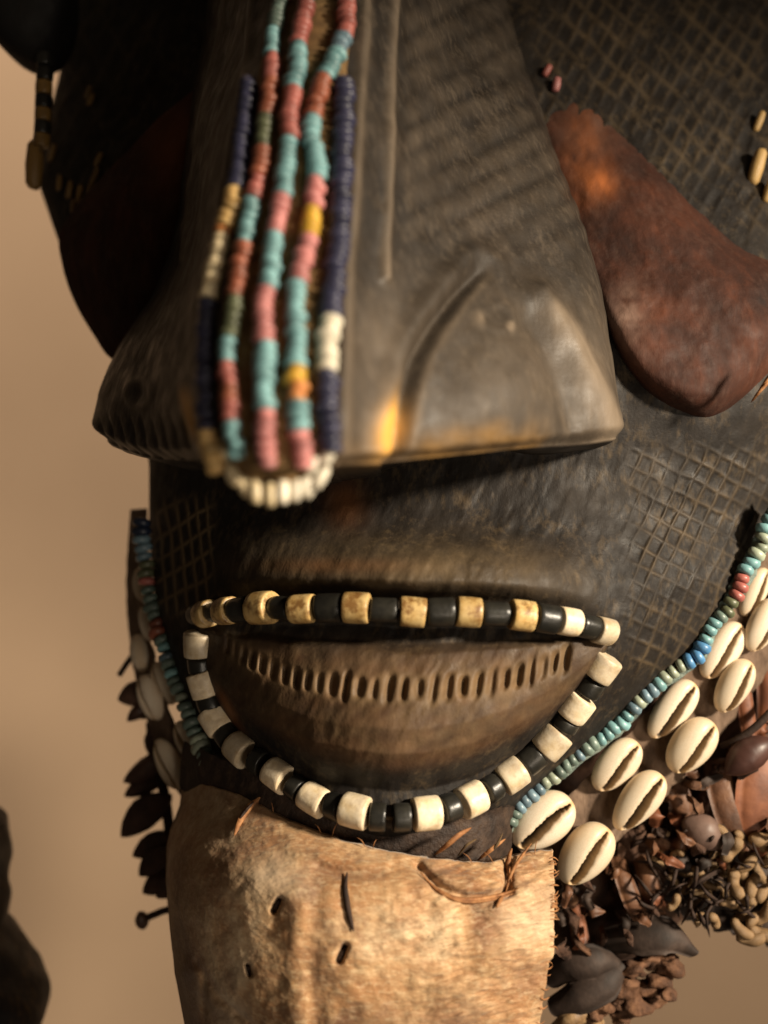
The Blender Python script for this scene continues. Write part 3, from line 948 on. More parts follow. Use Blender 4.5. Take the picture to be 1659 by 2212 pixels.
# ---- edging beads on the rim -----------------------------------------------
def rim_strand(pts, segs, radius, length, lift):
    c = catmull(np.array([p[:2] for p in pts], float), 160)
    ys = np.interp(c[:, 1], [p[1] for p in pts], [p[2] for p in pts])
    W_ = P(c[:, 0], c[:, 1], ys + lift)
    d = np.concatenate([[0], np.cumsum(np.linalg.norm(np.diff(W_, axis=0), axis=1))])
    st = strand_obj(resample(W_, n=60))
    s = length / 2
    while s < d[-1]:
        p = np.array([np.interp(s, d, W_[:, q]) for q in range(3)]); v = np.interp(s, d, c[:, 1])
        p2 = np.array([np.interp(min(s + .002, d[-1]), d, W_[:, q]) for q in range(3)]); p1 = np.array([np.interp(max(s - .002, 0), d, W_[:, q]) for q in range(3)])
        colr = segs[-1][1]
        for ve, cc in segs:
            if v <= ve:
                colr = cc; break
        if colr in ('teal', 'greyteal', 'pale') and random.random() < 0.3:
            colr = random.choice(['pale', 'greyteal', 'bluegrey', 'teal'])
        x, y, z = frame(p2 - p1 + np.random.default_rng(int(s * 1e6)).normal(0, 0.0005, 3), (0, -1, 0))
        place('bead', get_bead(colr, radius, length), st, p + x * random.gauss(0, 0.0003), x, y, z, (random.uniform(.85, 1.1),) * 3)
        s += length * random.uniform(0.92, 1.12)


rim_strand([(1690, 1085, 44), (1660, 1130, 44), (1642, 1185, 44), (1612, 1232, 43), (1597, 1270, 42), (1578, 1312, 42), (1542, 1348, 42), (1508, 1412, 42), (1452, 1450, 43), (1400, 1497, 44), (1322, 1578, 46), (1258, 1622, 46), (1180, 1690, 46), (1122, 1742, 44), (1092, 1792, 42)],
           [(1150, 'teal'), (1200, 'pale'), (1240, 'teal'), (1300, 'red'), (1325, 'olive'), (1390, 'teal'), (1432, 'blue'), (1476, 'pale'), (1512, 'bluegrey'), (1545, 'pale'), (1600, 'teal'), (1660, 'greyteal'), (1700, 'pale'), (1752, 'bluegrey'), (1900, 'greyteal')],
           0.0034, 0.0034, -3)
rim_strand([(308, 1120, 92), (304, 1160, 92), (312, 1200, 92), (318, 1250, 90), (330, 1310, 88), (343, 1360, 84), (362, 1420, 80), (384, 1480, 76), (410, 1550, 72), (432, 1605, 68), (452, 1650, 62)],
           [(1165, 'darkblue'), (1215, 'bluegrey'), (1240, 'olive'), (1262, 'red'), (1340, 'greyteal'), (1372, 'rust'), (1700, 'greyteal')], 0.0040, 0.0036, -6)

M['edging'] = simple_mat('crusted_edging', lin(72, 82, 78), lin(112, 126, 118), lin(150, 160, 148), scale=260, rough=0.85, bump=0.9, bdist=0.0012)
RE = [(1690, 1085, 44), (1642, 1185, 44), (1597, 1270, 42), (1542, 1348, 42), (1508, 1412, 42), (1400, 1497, 44), (1322, 1578, 46), (1180, 1690, 46), (1122, 1742, 44), (1088, 1796, 42)]
EDGE_JOB = [('edging', [(u, v, y - 1.0) for u, v, y in RE], [7.5] * 6)]
# ---- cowrie shells on a band -----------------------------------------------
def cowrie_mesh(seed):
    r = np.random.default_rng(seed)
    nu, nv = 160, 48
    V = []; wear_shading = []; gold = []
    off = 0.03 + 0.07 * r.random(); gape = r.uniform(0.085, 0.125); fat = r.uniform(0.92, 1.1); egg = r.uniform(0.08, 0.2)
    for i in range(nv):
        th = math.pi * i / (nv - 1)
        for j in range(nu):
            a = 2 * math.pi * j / nu
            y = -math.cos(th)
            rad = max(0.0, math.sin(th))
            # egg outline, one end wider
            wdt = fat * (1 + egg * y) * rad ** 0.92
            x = math.cos(a) * wdt * 0.62
            z = math.sin(a) * wdt
            z = z * (0.42 if z > 0 else 0.45)
            w = 0; g = 0
            if math.sin(a) > 0:
                xc = off + 0.09 * y * y - 0.07 * math.sin(y * 2.4) + 0.008 * math.sin(y * 17 + seed)
                dx = x - xc
                tooth = 0.011 * math.sin(y * 44)
                wid = gape * (1 - 0.45 * y) * (1 - 0.5 * y * y) + 0.9 * tooth
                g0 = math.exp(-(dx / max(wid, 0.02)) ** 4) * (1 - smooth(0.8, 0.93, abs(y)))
                lips = math.exp(-((abs(dx) - 0.15) / 0.11) ** 2)
                z = z * (1 - 0.42 * math.exp(-(dx / 0.19) ** 2)) + 0.03 * lips * rad
                z = z * (1 - 0.95 * g0) - 0.30 * g0 * rad
                w = float(g0) ** 0.8  # slit's dark shade painted into the colour along with its dirt
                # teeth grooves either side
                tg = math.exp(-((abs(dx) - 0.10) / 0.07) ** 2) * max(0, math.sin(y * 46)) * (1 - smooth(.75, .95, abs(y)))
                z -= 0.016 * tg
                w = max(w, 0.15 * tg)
                z = z * (1.06 if dx < 0 else 0.86)
                g = 0.5 * (1 - rad) + 0.3 * smooth(0.42, 0.62, abs(x)) + 0.45 * math.exp(-((abs(dx) - wid) / 0.07) ** 2)  # brown shading by the slit painted in; brownish ends and edges
            V.append((x * 0.78, y / 2, z * 0.82)); wear_shading.append(min(1, w)); gold.append(min(1, float(g)))
    me = bpy.data.meshes.new('cowrie_shell')
    me.from_pydata([tuple(map(float, q)) for q in V], [], [tuple(int(k) for k in f) for f in grid_faces(nv, nu, wrap=True, flip=True)])
    me.polygons.foreach_set('use_smooth', [True] * len(me.polygons))
    for an, vals in (('wear_shading', wear_shading), ('gold', gold)):
        at = me.attributes.new(an, 'FLOAT', 'POINT'); at.data.foreach_set('value', np.array(vals, np.float32))
    me.materials.append(M['cowrie'])
    return me


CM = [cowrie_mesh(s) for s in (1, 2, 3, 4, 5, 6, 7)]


def ribbon(name, pts, widths, thick, mat, parent, normals=None, n=60, m=9, curl=0.0, rough_edge=0.0, seed=0):
    """a strip with thickness; pts are (u, v, y)"""
    r = np.random.default_rng(seed)
    c = catmull(np.array(pts, float), n)
    Wp = P(c[:, 0], c[:, 1], c[:, 2])
    wd = np.interp(np.linspace(0, 1, n), np.linspace(0, 1, len(widths)), widths) / 1000
    T = np.gradient(Wp, axis=0); T /= np.linalg.norm(T, axis=1, keepdims=True)
    nr = np.array(normals if normals is not None else [(0, -1, 0)], float)
    nr = np.stack([np.interp(np.linspace(0, 1, n), np.linspace(0, 1, len(nr)), nr[:, k]) if len(nr) > 1 else np.full(n, nr[0, k]) for k in range(3)], -1)
    S = np.cross(T, nr); S /= np.linalg.norm(S, axis=1, keepdims=True)
    Nz = np.cross(S, T)
    V = []
    e1 = 1 + rough_edge * r.standard_normal(n); e2 = 1 + rough_edge * r.standard_normal(n)
    for side in (1, -1):
        for i in range(n):
            for j in range(m):
                q = 2 * j / (m - 1) - 1
                half = wd[i] / 2 * (e1[i] if q < 0 else e2[i])
                p = Wp[i] + S[i] * q * half + Nz[i] * (-curl / 1000 * q * q + side * thick / 2000 * (1 - abs(q) ** 6 * .9))
                V.append(p)
    F = list(map(tuple, grid_faces(n, m))) + [tuple(x + n * m for x in f) for f in map(tuple, grid_faces(n, m, flip=True))]
    k = n * m
    for i in range(n - 1):
        F.append((i * m, i * m + m, k + i * m + m, k + i * m)); F.append((i * m + m - 1, k + i * m + m - 1, k + i * m + 2 * m - 1, i * m + 2 * m - 1))
    for j in range(m - 1):
        F.append((j, k + j, k + j + 1, j + 1)); e = (n - 1) * m
        F.append((e + j, e + j + 1, k + e + j + 1, k + e + j))
    return mesh_obj(name, np.array(V), F, mat, parent)


for nm_, pt_, wd_ in EDGE_JOB:
    ribbon(nm_, pt_, wd_, 3.0, M['edging'], mask, normals=[(0.2, -1, 0)], n=90, m=9, curl=1.5, rough_edge=0.10, seed=12)
band_r = ribbon('shell_band', [(1790, 1150, 66), (1700, 1260, 64), (1640, 1340, 60), (1570, 1440, 58), (1480, 1560, 58), (1390, 1660, 58), (1290, 1760, 56), (1200, 1830, 54), (1150, 1865, 56)],
                [34, 34, 33, 32, 31, 30, 28, 26, 24], 2.2, M['band'], mask, normals=[(0.5, -0.8, 0.1), (0.25, -1, 0), (0.1, -1, -.1)], m=13, rough_edge=0.03, seed=3)
band_l = ribbon('shell_band', [(300, 1100, 118), (292, 1250, 116), (300, 1380, 112), (322, 1480, 104), (350, 1570, 98), (385, 1650, 92), (430, 1720, 84)],
                [22, 24, 25, 26, 26, 25, 22], 2.2, M['band'], mask, normals=[(-0.9, -0.55, 0)], m=13, rough_edge=0.03, seed=4)


def shell(parent, u, v, y, ang, length, width, normal):
    s = (DIST + y) * PXMM / DIST / 1000
    a = math.radians(ang)
    ax = np.array([math.cos(a), 0, math.sin(a)])
    x, yy, z = frame(ax, normal)
    L = length * s
    wd = width * s
    # orientation keeps the narrow lip on the lower right side
    if x[2] > 0:
        x = -x; yy = -yy
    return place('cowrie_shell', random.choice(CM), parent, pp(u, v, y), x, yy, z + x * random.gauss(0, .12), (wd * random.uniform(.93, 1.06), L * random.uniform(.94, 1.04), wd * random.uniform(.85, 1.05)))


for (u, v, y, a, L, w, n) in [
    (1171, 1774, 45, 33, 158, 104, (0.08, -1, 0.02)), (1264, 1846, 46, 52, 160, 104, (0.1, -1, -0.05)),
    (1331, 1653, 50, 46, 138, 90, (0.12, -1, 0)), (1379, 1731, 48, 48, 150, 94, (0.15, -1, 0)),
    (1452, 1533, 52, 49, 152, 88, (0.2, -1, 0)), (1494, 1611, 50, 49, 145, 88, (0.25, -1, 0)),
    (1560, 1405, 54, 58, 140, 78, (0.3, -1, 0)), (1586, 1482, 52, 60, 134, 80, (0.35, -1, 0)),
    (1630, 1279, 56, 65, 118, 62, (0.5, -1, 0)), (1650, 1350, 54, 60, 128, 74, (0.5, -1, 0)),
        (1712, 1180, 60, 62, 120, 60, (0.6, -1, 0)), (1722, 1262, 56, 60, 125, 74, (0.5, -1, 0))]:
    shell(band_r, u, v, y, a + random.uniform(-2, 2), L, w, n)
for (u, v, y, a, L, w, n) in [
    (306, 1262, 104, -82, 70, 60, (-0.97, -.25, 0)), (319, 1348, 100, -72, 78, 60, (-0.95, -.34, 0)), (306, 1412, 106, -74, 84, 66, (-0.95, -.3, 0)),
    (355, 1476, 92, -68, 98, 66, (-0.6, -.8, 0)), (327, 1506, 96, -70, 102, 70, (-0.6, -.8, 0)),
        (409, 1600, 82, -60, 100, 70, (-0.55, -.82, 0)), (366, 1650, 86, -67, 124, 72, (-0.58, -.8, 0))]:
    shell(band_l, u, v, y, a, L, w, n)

# ---- hide beard ------------------------------------------------------------
topE = np.array([(392, 1680), (440, 1694), (520, 1716), (640, 1776), (760, 1818), (900, 1850), (1000, 1862), (1060, 1866), (1110, 1852), (1150, 1842), (1196, 1838)], float)
lE = np.array([(1680, 395), (1740, 388), (1790, 368), (1830, 360), (1900, 358), (2000, 366), (2100, 377), (2212, 398), (2420, 420)], float)
rE = np.array([(1680, 1190), (1840, 1195), (1950, 1198), (2050, 1197), (2068, 1194), (2080, 1186), (2110, 1182), (2212, 1166), (2420, 1150)], float)
nr, nc = 320, 340
Vb = np.zeros((nr, nc)); Ub = np.zeros((nr, nc)); Yb = np.zeros((nr, nc))
cc = np.linspace(0, 1, nc)
for r in range(nr):
    t = r / (nr - 1)
    u0 = 395 + (1196 - 395) * cc
    vt = np.interp(u0, topE[:, 0], topE[:, 1]) + 3 * (vnoise(u0 / 14, u0 * 0, 71) - .5) * (1 - t)
    v = vt + (2400 - vt) * t
    l = np.interp(v, lE[:, 0], lE[:, 1]); rr2 = np.interp(v, rE[:, 0], rE[:, 1])
    l = l + 1.0 * (vnoise(v / 30, v * 0, 73) - .5); rr2 = rr2 + 4.0 * (vnoise(v / 9, v * 0, 74, 2) - .5)
    ccs = cc
    Ub[r] = l + (rr2 - l) * ccs; Vb[r] = v
    s = ccs
    # wraps back on the left, flat at the right
    left = np.clip((0.42 - s) / 0.42, 0, 1)
    y = 70 * (1 - np.sqrt(1 - np.minimum(left, .995) ** 2)) + 14 * np.clip((s - 0.6) / 0.4, 0, 1) ** 2
    Yb[r] = y + 6 - 20 * smooth(1700, 1950, v) + 10 * (1 - t) ** 6
fold = 1.4 * gauss(Ub - (682 + 6 * np.sin(Vb / 70)), 26) * smooth(1840, 1960, Vb) - 1.2 * gauss(Ub - 640, 30) * smooth(1860, 2000, Vb)
crease = 1.3 * gauss(poly_dist(Ub, Vb, [(690, 1872), (740, 1890), (820, 1888)]), 12) - 1 * gauss(poly_dist(Ub, Vb, [(690, 1850), (760, 1868), (830, 1866)]), 12)
crease += 3 * gauss(poly_dist(Ub, Vb, [(905, 1875), (950, 1920), (1010, 1938), (1100, 1925)]), 11) - 2 * gauss(poly_dist(Ub, Vb, [(930, 1870), (990, 1905), (1060, 1912)]), 22)
crease += 4 * gauss(poly_dist(Ub, Vb, [(1095, 1862), (1098, 1900), (1090, 1930)]), 9)
crease += 2 * gauss(poly_dist(Ub, Vb, [(425, 2080), (470, 2150), (560, 2230)]), 10) - 1.5 * gauss(poly_dist(Ub, Vb, [(410, 2085), (445, 2150), (530, 2240)]), 20)
crease += 2.5 * gauss(Ub - (440 + (Vb - 2130) * 0.03), 9) * smooth(2090, 2130, Vb)
slit = 6 * gauss(poly_dist(Ub, Vb, [(592, 1968), (603, 1944)]), 6) + 6 * gauss(poly_dist(Ub, Vb, [(732, 2075), (745, 2045)]), 7)
slit += 5 * gauss(poly_dist(Ub, Vb, [(535, 2085), (540, 2105)]), 5)
wr = 2.6 * (vnoise(Ub / 40 + Vb / 70, (Vb + Ub * .25) / 13, 77, 3) - .5) * smooth(800, 1000, Ub)
Yb = Yb + fold + crease + slit + wr + 4.5 * (vnoise(Ub / 110, Vb / 90, 75, 3) - .5) + 0.7 * (vnoise(Ub / 16, Vb / 16, 79, 3) - .5)
wb = 0.9 * np.clip(slit / 6, 0, 1) + 0.5 * gauss(poly_dist(Ub, Vb, [(690, 1872), (740, 1890), (820, 1888)]), 14)  # shade inside the slits painted into the hide; crease browner too
wb += 0.45 * np.exp(-((Ub - 950) / 60) ** 2 - ((Vb - 1885) / 22) ** 2) + 0.35 * gauss(Ub - 684, 12) * smooth(1860, 2000, Vb)
wb += 0.5 * smooth(2150, 2240, Vb + 40 * vnoise(Ub / 50, Vb / 50, 81, 2)) * smooth(700, 780, Ub) * (1 - smooth(1000, 1080, Ub))
wb += 0.5 * (1 - smooth(430, 452, Ub)) * smooth(2000, 2140, Vb) + 0.45 * (1 - smooth(380, 540, Ub)) * vnoise(Ub / 30, Vb / 60, 87, 3)
wb += 0.45 * smooth(2085, 2110, Vb) * smooth(900, 960, Ub) * vnoise(Ub / 30, Vb / 8, 85, 2)
gb = 0.7 * np.exp(-((Ub - 590) / 70) ** 2 - ((Vb - 1900) / 45) ** 2) + 0.6 * np.exp(-((Ub - 1130) / 55) ** 2 - ((Vb - 1990) / 60) ** 2) + 0.6 * np.exp(-((Ub - 510) / 30) ** 2 - ((Vb - 2210) / 50) ** 2)
Gb = P(Ub, Vb, Yb)
Gb2 = Gb + np.array([0, 0.0032, 0])
Vt = np.concatenate([Gb.reshape(-1, 3), Gb2.reshape(-1, 3)])
Fs = list(map(tuple, grid_faces(nr, nc))) + [tuple(x + nr * nc for x in f) for f in map(tuple, grid_faces(nr, nc, flip=True))]
k = nr * nc
for j in range(nc - 1):
    Fs.append((j, j + 1, k + j + 1, k + j)); e = (nr - 1) * nc; Fs.append((e + j, k + e + j, k + e + j + 1, e + j + 1))
for i in range(nr - 1):
    Fs.append((i * nc, k + i * nc, k + i * nc + nc, i * nc + nc)); e = nc - 1
    Fs.append((i * nc + e, i * nc + nc + e, k + i * nc + nc + e, k + i * nc + e))
beard = mesh_obj('beard', Vt, Fs, M['hide'], mask, attrs={'wear_shading': np.clip(np.concatenate([wb.ravel(), wb.ravel()]), 0, 1), 'gold': np.clip(np.concatenate([gb.ravel(), gb.ravel()]), 0, 1)})
beard['label'] = 'pale tan hide beard with a stitch and dark slits'
NBu, NBv, NBy = Ub[::2, ::2], Vb[::2, ::2], Yb[::2, ::2]


def beard_y(u, v):
    return NBy.ravel()[np.argmin((NBu - u) ** 2 + (NBv - v) ** 2)]


def cord(name, pts, rad, mat, parent, lift=-0.8, n=30, on=None, seg=8, flat=1.0, taper=True):
    c = catmull(np.array(pts, float), n)
    if on:
        ys = np.array([on(u, v) for u, v in c[:, :2]])
        ys = np.convolve(np.concatenate([ys[:1].repeat(3), ys, ys[-1:].repeat(3)]), np.ones(7) / 7, 'valid') + lift
        w = P(c[:, 0], c[:, 1], ys)
    else:
        w = P(c[:, 0], c[:, 1], c[:, 2])
    rads = rad / 1000 * (np.sin(np.linspace(0.04, math.pi - 0.04, n)) ** 0.6 if taper else np.ones(n))
    V, F = tube(w, rads, seg, flat=flat)
    return mesh_obj(name, V, F, mat, parent)


cord('stitch_or_hole_shade', [(750, 1884), (746, 1915), (750, 1950), (757, 1985), (764, 2012)], 1.0, M['dark_cord'], beard, on=beard_y)
cord('stitch_or_hole_shade', [(592, 1968), (598, 1955), (604, 1943)], 1.5, M['dark_cord'], beard, lift=-2.5, on=beard_y)  # dark cord in a hole, standing in for its shade
cord('stitch_or_hole_shade', [(731, 2078), (738, 2062), (745, 2046)], 1.5, M['dark_cord'], beard, lift=-2.5, on=beard_y)  # dark cord laid in a slit in place of its shade
cord('stitch_or_hole_shade', [(534, 2084), (538, 2095), (540, 2106)], 0.7, M['dark_cord'], beard, lift=-2, on=beard_y)  # small slit, its shade made by a dark cord as well
cord('thong', [(506, 1805), (520, 1770), (540, 1742), (562, 1722)], 1.3, M['fibre'], beard, lift=-1.5, on=beard_y, flat=0.5)
cord('thong', [(517, 1770), (530, 1752), (548, 1732)], 0.6, M['dark_cord'], beard, lift=-2.6, on=beard_y)
cord('fibre', [(908, 1884), (940, 1918), (985, 1941), (1035, 1942), (1085, 1932), (1122, 1918)], 0.8, M['fibre'], beard, lift=-1.6, on=beard_y)
cord('fibre', [(912, 1890), (950, 1928), (1000, 1948), (1060, 1944), (1110, 1930)], 0.5, M['fibre'], beard, lift=-1.4, on=beard_y)
cord('fibre', [(1092, 1930), (1100, 1900), (1112, 1872), (1130, 1845), (1148, 1822)], 0.6, M['fibre'], beard, lift=-2.4, on=beard_y)
cord('fibre', [(1105, 1905), (1098, 1880), (1100, 1850), (1106, 1832)], 0.8, M['fibre'], beard, lift=-2, on=beard_y)
cord('fibre', [(1072, 1962), (1080, 1945), (1090, 1930)], 0.7, M['fibre'], beard, lift=-1.2, on=beard_y)
cord('fibre', [(938, 1848, 8), (965, 1826, 2), (990, 1805, 2), (1018, 1788, 6)], 1.0, M['fibre'], mask, flat=0.5)
cord('fibre', [(1030, 1860, 12), (1060, 1836, 8), (1092, 1812, 12)], 0.8, M['fibre'], mask, flat=0.6)
cord('fibre', [(1046, 1846, 14), (1070, 1830, 8), (1086, 1800, 14)], 0.5, M['thread'], mask)
cord('fibre', [(988, 1850, 10), (1008, 1826, 6), (1030, 1812, 10)], 0.5, M['thread'], mask)
for k in range(9):
    u = random.uniform(430, 1190); v = float(np.interp(u, topE[:, 0], topE[:, 1]))
    a = random.uniform(-1.2, 1.2); L = random.uniform(10, 34)
    cord('fibre', [(u, v + 6, beard_y(u, v + 6) - .5), (u + L * .4 * math.sin(a), v - L * .4, beard_y(u, v) - 1.5), (u + L * math.sin(a), v - L * .8, beard_y(u, v) - 1)], 0.18, M['fibre'], beard, n=10, seg=5)
# leather lining between the chin beads and the beard
ribbon('chin_lining', [(395, 1650, 72), (450, 1690, 50), (560, 1740, 26), (700, 1800, 16), (860, 1830, 14), (1000, 1832, 18), (1060, 1818, 26), (1105, 1800, 44)],
       [20, 22, 22, 22, 22, 22, 24, 26], 2.0, M['chin'], mask, normals=[(-0.5, -0.8, 0), (0, -1, 0), (0, -1, 0.0)], n=80, rough_edge=0.03, seed=8)


# ---- hood of brown cloth behind ----------------------------------------------
def mass(name, poly, centre, ye, yc, mat, seed, nr=40, na=160, amp=6.0, back=168):
    poly = np.array(poly, float)
    k = len(poly)
    ext = np.concatenate([poly[-2:], poly, poly[:3]])
    sm = catmull(ext, 3000)
    lo, hi = int(3000 * 2 / (len(ext) - 1)), int(3000 * (2 + k) / (len(ext) - 1))
    out = resample(sm[lo:hi], n=na + 1)[:-1]
    rr = np.linspace(0.02, 1, nr)
    U = centre[0] + rr[:, None] * (out[:, 0] - centre[0])[None]; V = centre[1] + rr[:, None] * (out[:, 1] - centre[1])[None]
    Y = yc + (ye - yc) * rr[:, None] ** 3 + amp * (vnoise(U / 55, V / 75, seed, 4) - .5) * 2 + amp * .5 * np.sin(U / 23 + 3 * vnoise(U / 90, V / 90, seed + 3))
    G = P(U, V, Y)
    b1 = G[-1:].copy(); b1[..., 1] = back / 1000
    G = np.concatenate([G, b1])
    F = list(map(tuple, grid_faces(nr + 1, na, wrap=True)))
    F.append(tuple(range(na)))
    return mesh_obj(name, G.reshape(-1, 3), F, mat, mask)


mass('hood', [(430, 1600), (700, 1760), (1000, 1850), (1170, 1980), (1250, 2110), (1330, 2130), (1400, 2070), (1480, 1985), (1560, 1975), (1700, 1960), (1900, 1800), (1980, 1300), (1900, 1000),
              (1200, 900), (420, 950), (390, 1150), (370, 1350)], (1150, 1450), 132, 108, M['hood'], 91, nr=60, na=240, amp=4, back=173)
mass('hood_flap', [(1150, 1780), (1300, 1790), (1420, 1700), (1520, 1610), (1640, 1520), (1800, 1400), (1900, 1500), (1860, 1800), (1700, 1900), (1560, 1930), (1480, 1960), (1420, 2020), (1330, 2080), (1230, 2090), (1180, 1990)],
     (1450, 1800), 100, 66, M['hood'], 95, nr=50, na=200, amp=7, back=170)

# ---- hanging leather strips, pods and seeds on the right -----------------------
L_, D_, O_ = M['leather'], M['dark_leather'], M['orange_leather']
ribbon('leather_strip', [(1598, 1395, 64), (1606, 1480, 62), (1618, 1570, 60), (1628, 1660, 60)], [7, 7, 7, 5], 2.5, O_, mask, normals=[(0.1, -1, 0)], curl=1.0)
ribbon('leather_strip', [(1665, 1620, 62), (1652, 1700, 58), (1650, 1780, 58), (1668, 1850, 64)], [14, 22, 22, 12], 2.5, O_, mask, normals=[(0.2, -1, 0)], curl=2.5)
ribbon('leather_strip', [(1556, 1640, 66), (1572, 1710, 60), (1592, 1770, 58), (1625, 1830, 60)], [14, 15, 15, 9], 2.6, L_, mask, normals=[(0.1, -1, 0)], curl=2.0)
ribbon('leather_strip', [(1338, 1850, 68), (1352, 1900, 60), (1370, 1950, 58), (1385, 1985, 62)], [7, 8, 8, 6], 2.4, L_, mask, normals=[(0.3, -1, 0)], curl=1.5)
ribbon('leather_strip', [(1372, 1830, 68), (1396, 1890, 60), (1408, 1940, 60), (1430, 1985, 66)], [6, 8, 8, 5], 2.4, L_, mask, normals=[(-0.2, -1, 0)], curl=1.5)
ribbon('leather_strip', [(1240, 1955, 72), (1252, 2010, 66), (1258, 2060, 64), (1250, 2100, 70)], [6, 7, 8, 8], 2.2, O_, mask, normals=[(0, -1, 0)], curl=1.5)
ribbon('leather_strip', [(1440, 1640, 70), (1468, 1720, 64), (1490, 1800, 64)], [9, 10, 6], 2.4, L_, mask, normals=[(0, -1, 0.1)], curl=1.5)
ribbon('leather_strip', [(1660, 1400, 70), (1668, 1480, 66), (1660, 1560, 66)], [10, 12, 9], 2.4, O_, mask, normals=[(0, -1, 0.1)], curl=1.5)
ribbon('leather_flap', [(1300, 2030, 66), (1380, 2020, 58), (1450, 2020, 56), (1505, 2058, 60)], [9, 15, 15, 4], 2.4, D_, mask, normals=[(0, -1, 0.5), (0, -1, .7)], curl=3.0)
ribbon('leather_flap', [(1188, 2180, 62), (1250, 2155, 56), (1310, 2120, 56), (1345, 2085, 62)], [8, 14, 15, 8], 2.4, D_, mask, normals=[(0, -1, 0.4)], curl=3.0)
ribbon('leather_flap', [(1180, 2120, 66), (1230, 2090, 58), (1290, 2080, 56), (1340, 2090, 62)], [10, 14, 14, 8], 2.4, D_, mask, normals=[(0, -1, 0.3)], curl=3.0)
ribbon('leather_strip', [(1190, 2235, 64), (1230, 2205, 58), (1262, 2195, 60), (1300, 2215, 66)], [5, 7, 8, 5], 2.2, M['seed'], mask, normals=[(0, -1, 0.2)], curl=1.5)
cord('vine', [(1560, 1612, 58), (1590, 1600, 54), (1630, 1572, 52), (1665, 1538, 52), (1700, 1500, 56)], 1.6, M['dark_cord'], mask, taper=False)


rs = random.Random(5)
for k in range(64):
    u = rs.uniform(1215, 1680); lo_ = np.interp(u, [1215, 1300, 1420, 1560, 1680], [1905, 1850, 1740, 1600, 1560]); hi_ = np.interp(u, [1215, 1300, 1400, 1500, 1680], [2090, 2080, 2010, 1890, 1830])
    v = rs.uniform(lo_, hi_); L = rs.uniform(26, 70); a = rs.gauss(0.3, 0.7); y = rs.uniform(50, 66)
    du, dv = math.sin(a) * L / 2, math.cos(a) * L / 2; k1 = rs.uniform(-14, 14)
    ribbon('leather_scrap', [(u - du, v - dv, y + 8), (u + k1, v, y), (u + du, v + dv, y + rs.uniform(0, 8))], [rs.uniform(1.5, 4), rs.uniform(3, 7), rs.uniform(1, 4)], 1.6,
           rs.choice([L_, L_, D_, M['hood'], M['husk'], O_]), mask, normals=[(rs.gauss(0, .4), -1, rs.gauss(0, .4)), (rs.gauss(0, .6), -1, rs.gauss(0, .4))], n=14, m=5, curl=rs.uniform(0, 1.6), rough_edge=0.06, seed=k)
for k in range(44):
    u = rs.uniform(1390, 1680); v = rs.uniform(1790, 1985); L = rs.uniform(40, 110); a = rs.uniform(-1.4, 1.4)
    cord_pts = [(u - math.sin(a) * L / 2, v - math.cos(a) * L / 2, 62), (u + rs.uniform(-15, 15), v + rs.uniform(-15, 15), rs.uniform(48, 60)), (u + math.sin(a) * L / 2, v + math.cos(a) * L / 2, 64)]
    cord('string', cord_pts, rs.uniform(0.4, 0.9), M['dark_cord'], mask, n=14, seg=6)
# frayed right edge of the hide
for k in range(34):
    v = rs.uniform(1850, 2240); u = float(np.interp(v, rE[:, 0], rE[:, 1]))
    cord('fibre', [(u - 8, v, beard_y(u - 8, v) - .4), (u + 2, v + rs.uniform(-4, 4), beard_y(u - 4, v) + .6), (u + rs.uniform(5, 13), v + rs.uniform(-9, 9), beard_y(u - 4, v) + 2)], rs.uniform(.15, .35), M['fibre'], beard, n=8, seg=5)


def pod(name, tip, base, width, y, mat, seed=0, ridges=3, yb=None, flat=0.7):
    r = np.random.default_rng(seed)
    a = pp(*base, y if yb is None else yb); b = pp(*tip, y)
    L = np.linalg.norm(b - a)
    x, ax, z = frame(b - a, (0, -1, 0))
    w = 1.2 * width * (DIST + y) * PXMM / DIST / 2000
    n, m = 22, 18
    V = []
    bend = r.uniform(-0.08, 0.08)
    for i in range(n):
        t = i / (n - 1)
        rad = w * max(0.03, math.sin(math.pi * min(1, t * 0.86 + 0.14 * t * t) ** 0.85) ** 0.75) if i < n - 1 else w * 0.02
        c = a + ax * L * t + x * bend * L * math.sin(math.pi * t)
        for j in range(m):
            q = 2 * math.pi * j / m
            k = 1 + 0.08 * math.cos(q * ridges + seed) + 0.02 * r.standard_normal()
            V.append(c + x * math.cos(q) * rad * k + z * math.sin(q) * rad * k * flat)
    F = list(map(tuple, grid_faces(n, m, wrap=True))); F.append(tuple(range(m))); F.append(tuple(range((n - 1) * m, n * m))[::-1])
    return mesh_obj(name, np.array(V), F, mat, mask)


pd = M['pod']
pod('seed_pod', (254, 1512), (330, 1488), 46, 112, pd, 1)
pod('seed_pod', (274, 1558), (318, 1512), 26, 112, pd, 2)
pod('seed_pod', (300, 1552), (340, 1520), 24, 114, pd, 12)
pod('seed_pod', (266, 1690), (356, 1622), 44, 110, pd, 3)
pod('seed_pod', (268, 1720), (352, 1686), 34, 112, pd, 4)
pod('seed_pod', (261, 1808), (372, 1716), 56, 108, pd, 5)
pod('seed_pod', (286, 1850), (378, 1802), 44, 108, pd, 6)
pod('seed_pod', (300, 1892), (378, 1832), 48, 104, pd, 7)
pod('seed_pod', (308, 1930), (380, 1876), 46, 106, pd, 8)
pod('seed_pod', (338, 1940), (384, 1890), 44, 104, pd, 9)
pod('seed_pod', (330, 1640), (350, 1560), 40, 112, pd, 10)
cord('vine', [(326, 1560, 112), (332, 1620, 112), (350, 1690, 110), (362, 1760, 108), (368, 1840, 108), (372, 1930, 106), (378, 1990, 104)], 2.4, M['dark_cord'], mask, taper=False)
cord('twig', [(258, 1458, 116), (275, 1432, 114), (297, 1402, 112), (318, 1380, 112)], 1.3, M['dark_cord'], mask, taper=False)
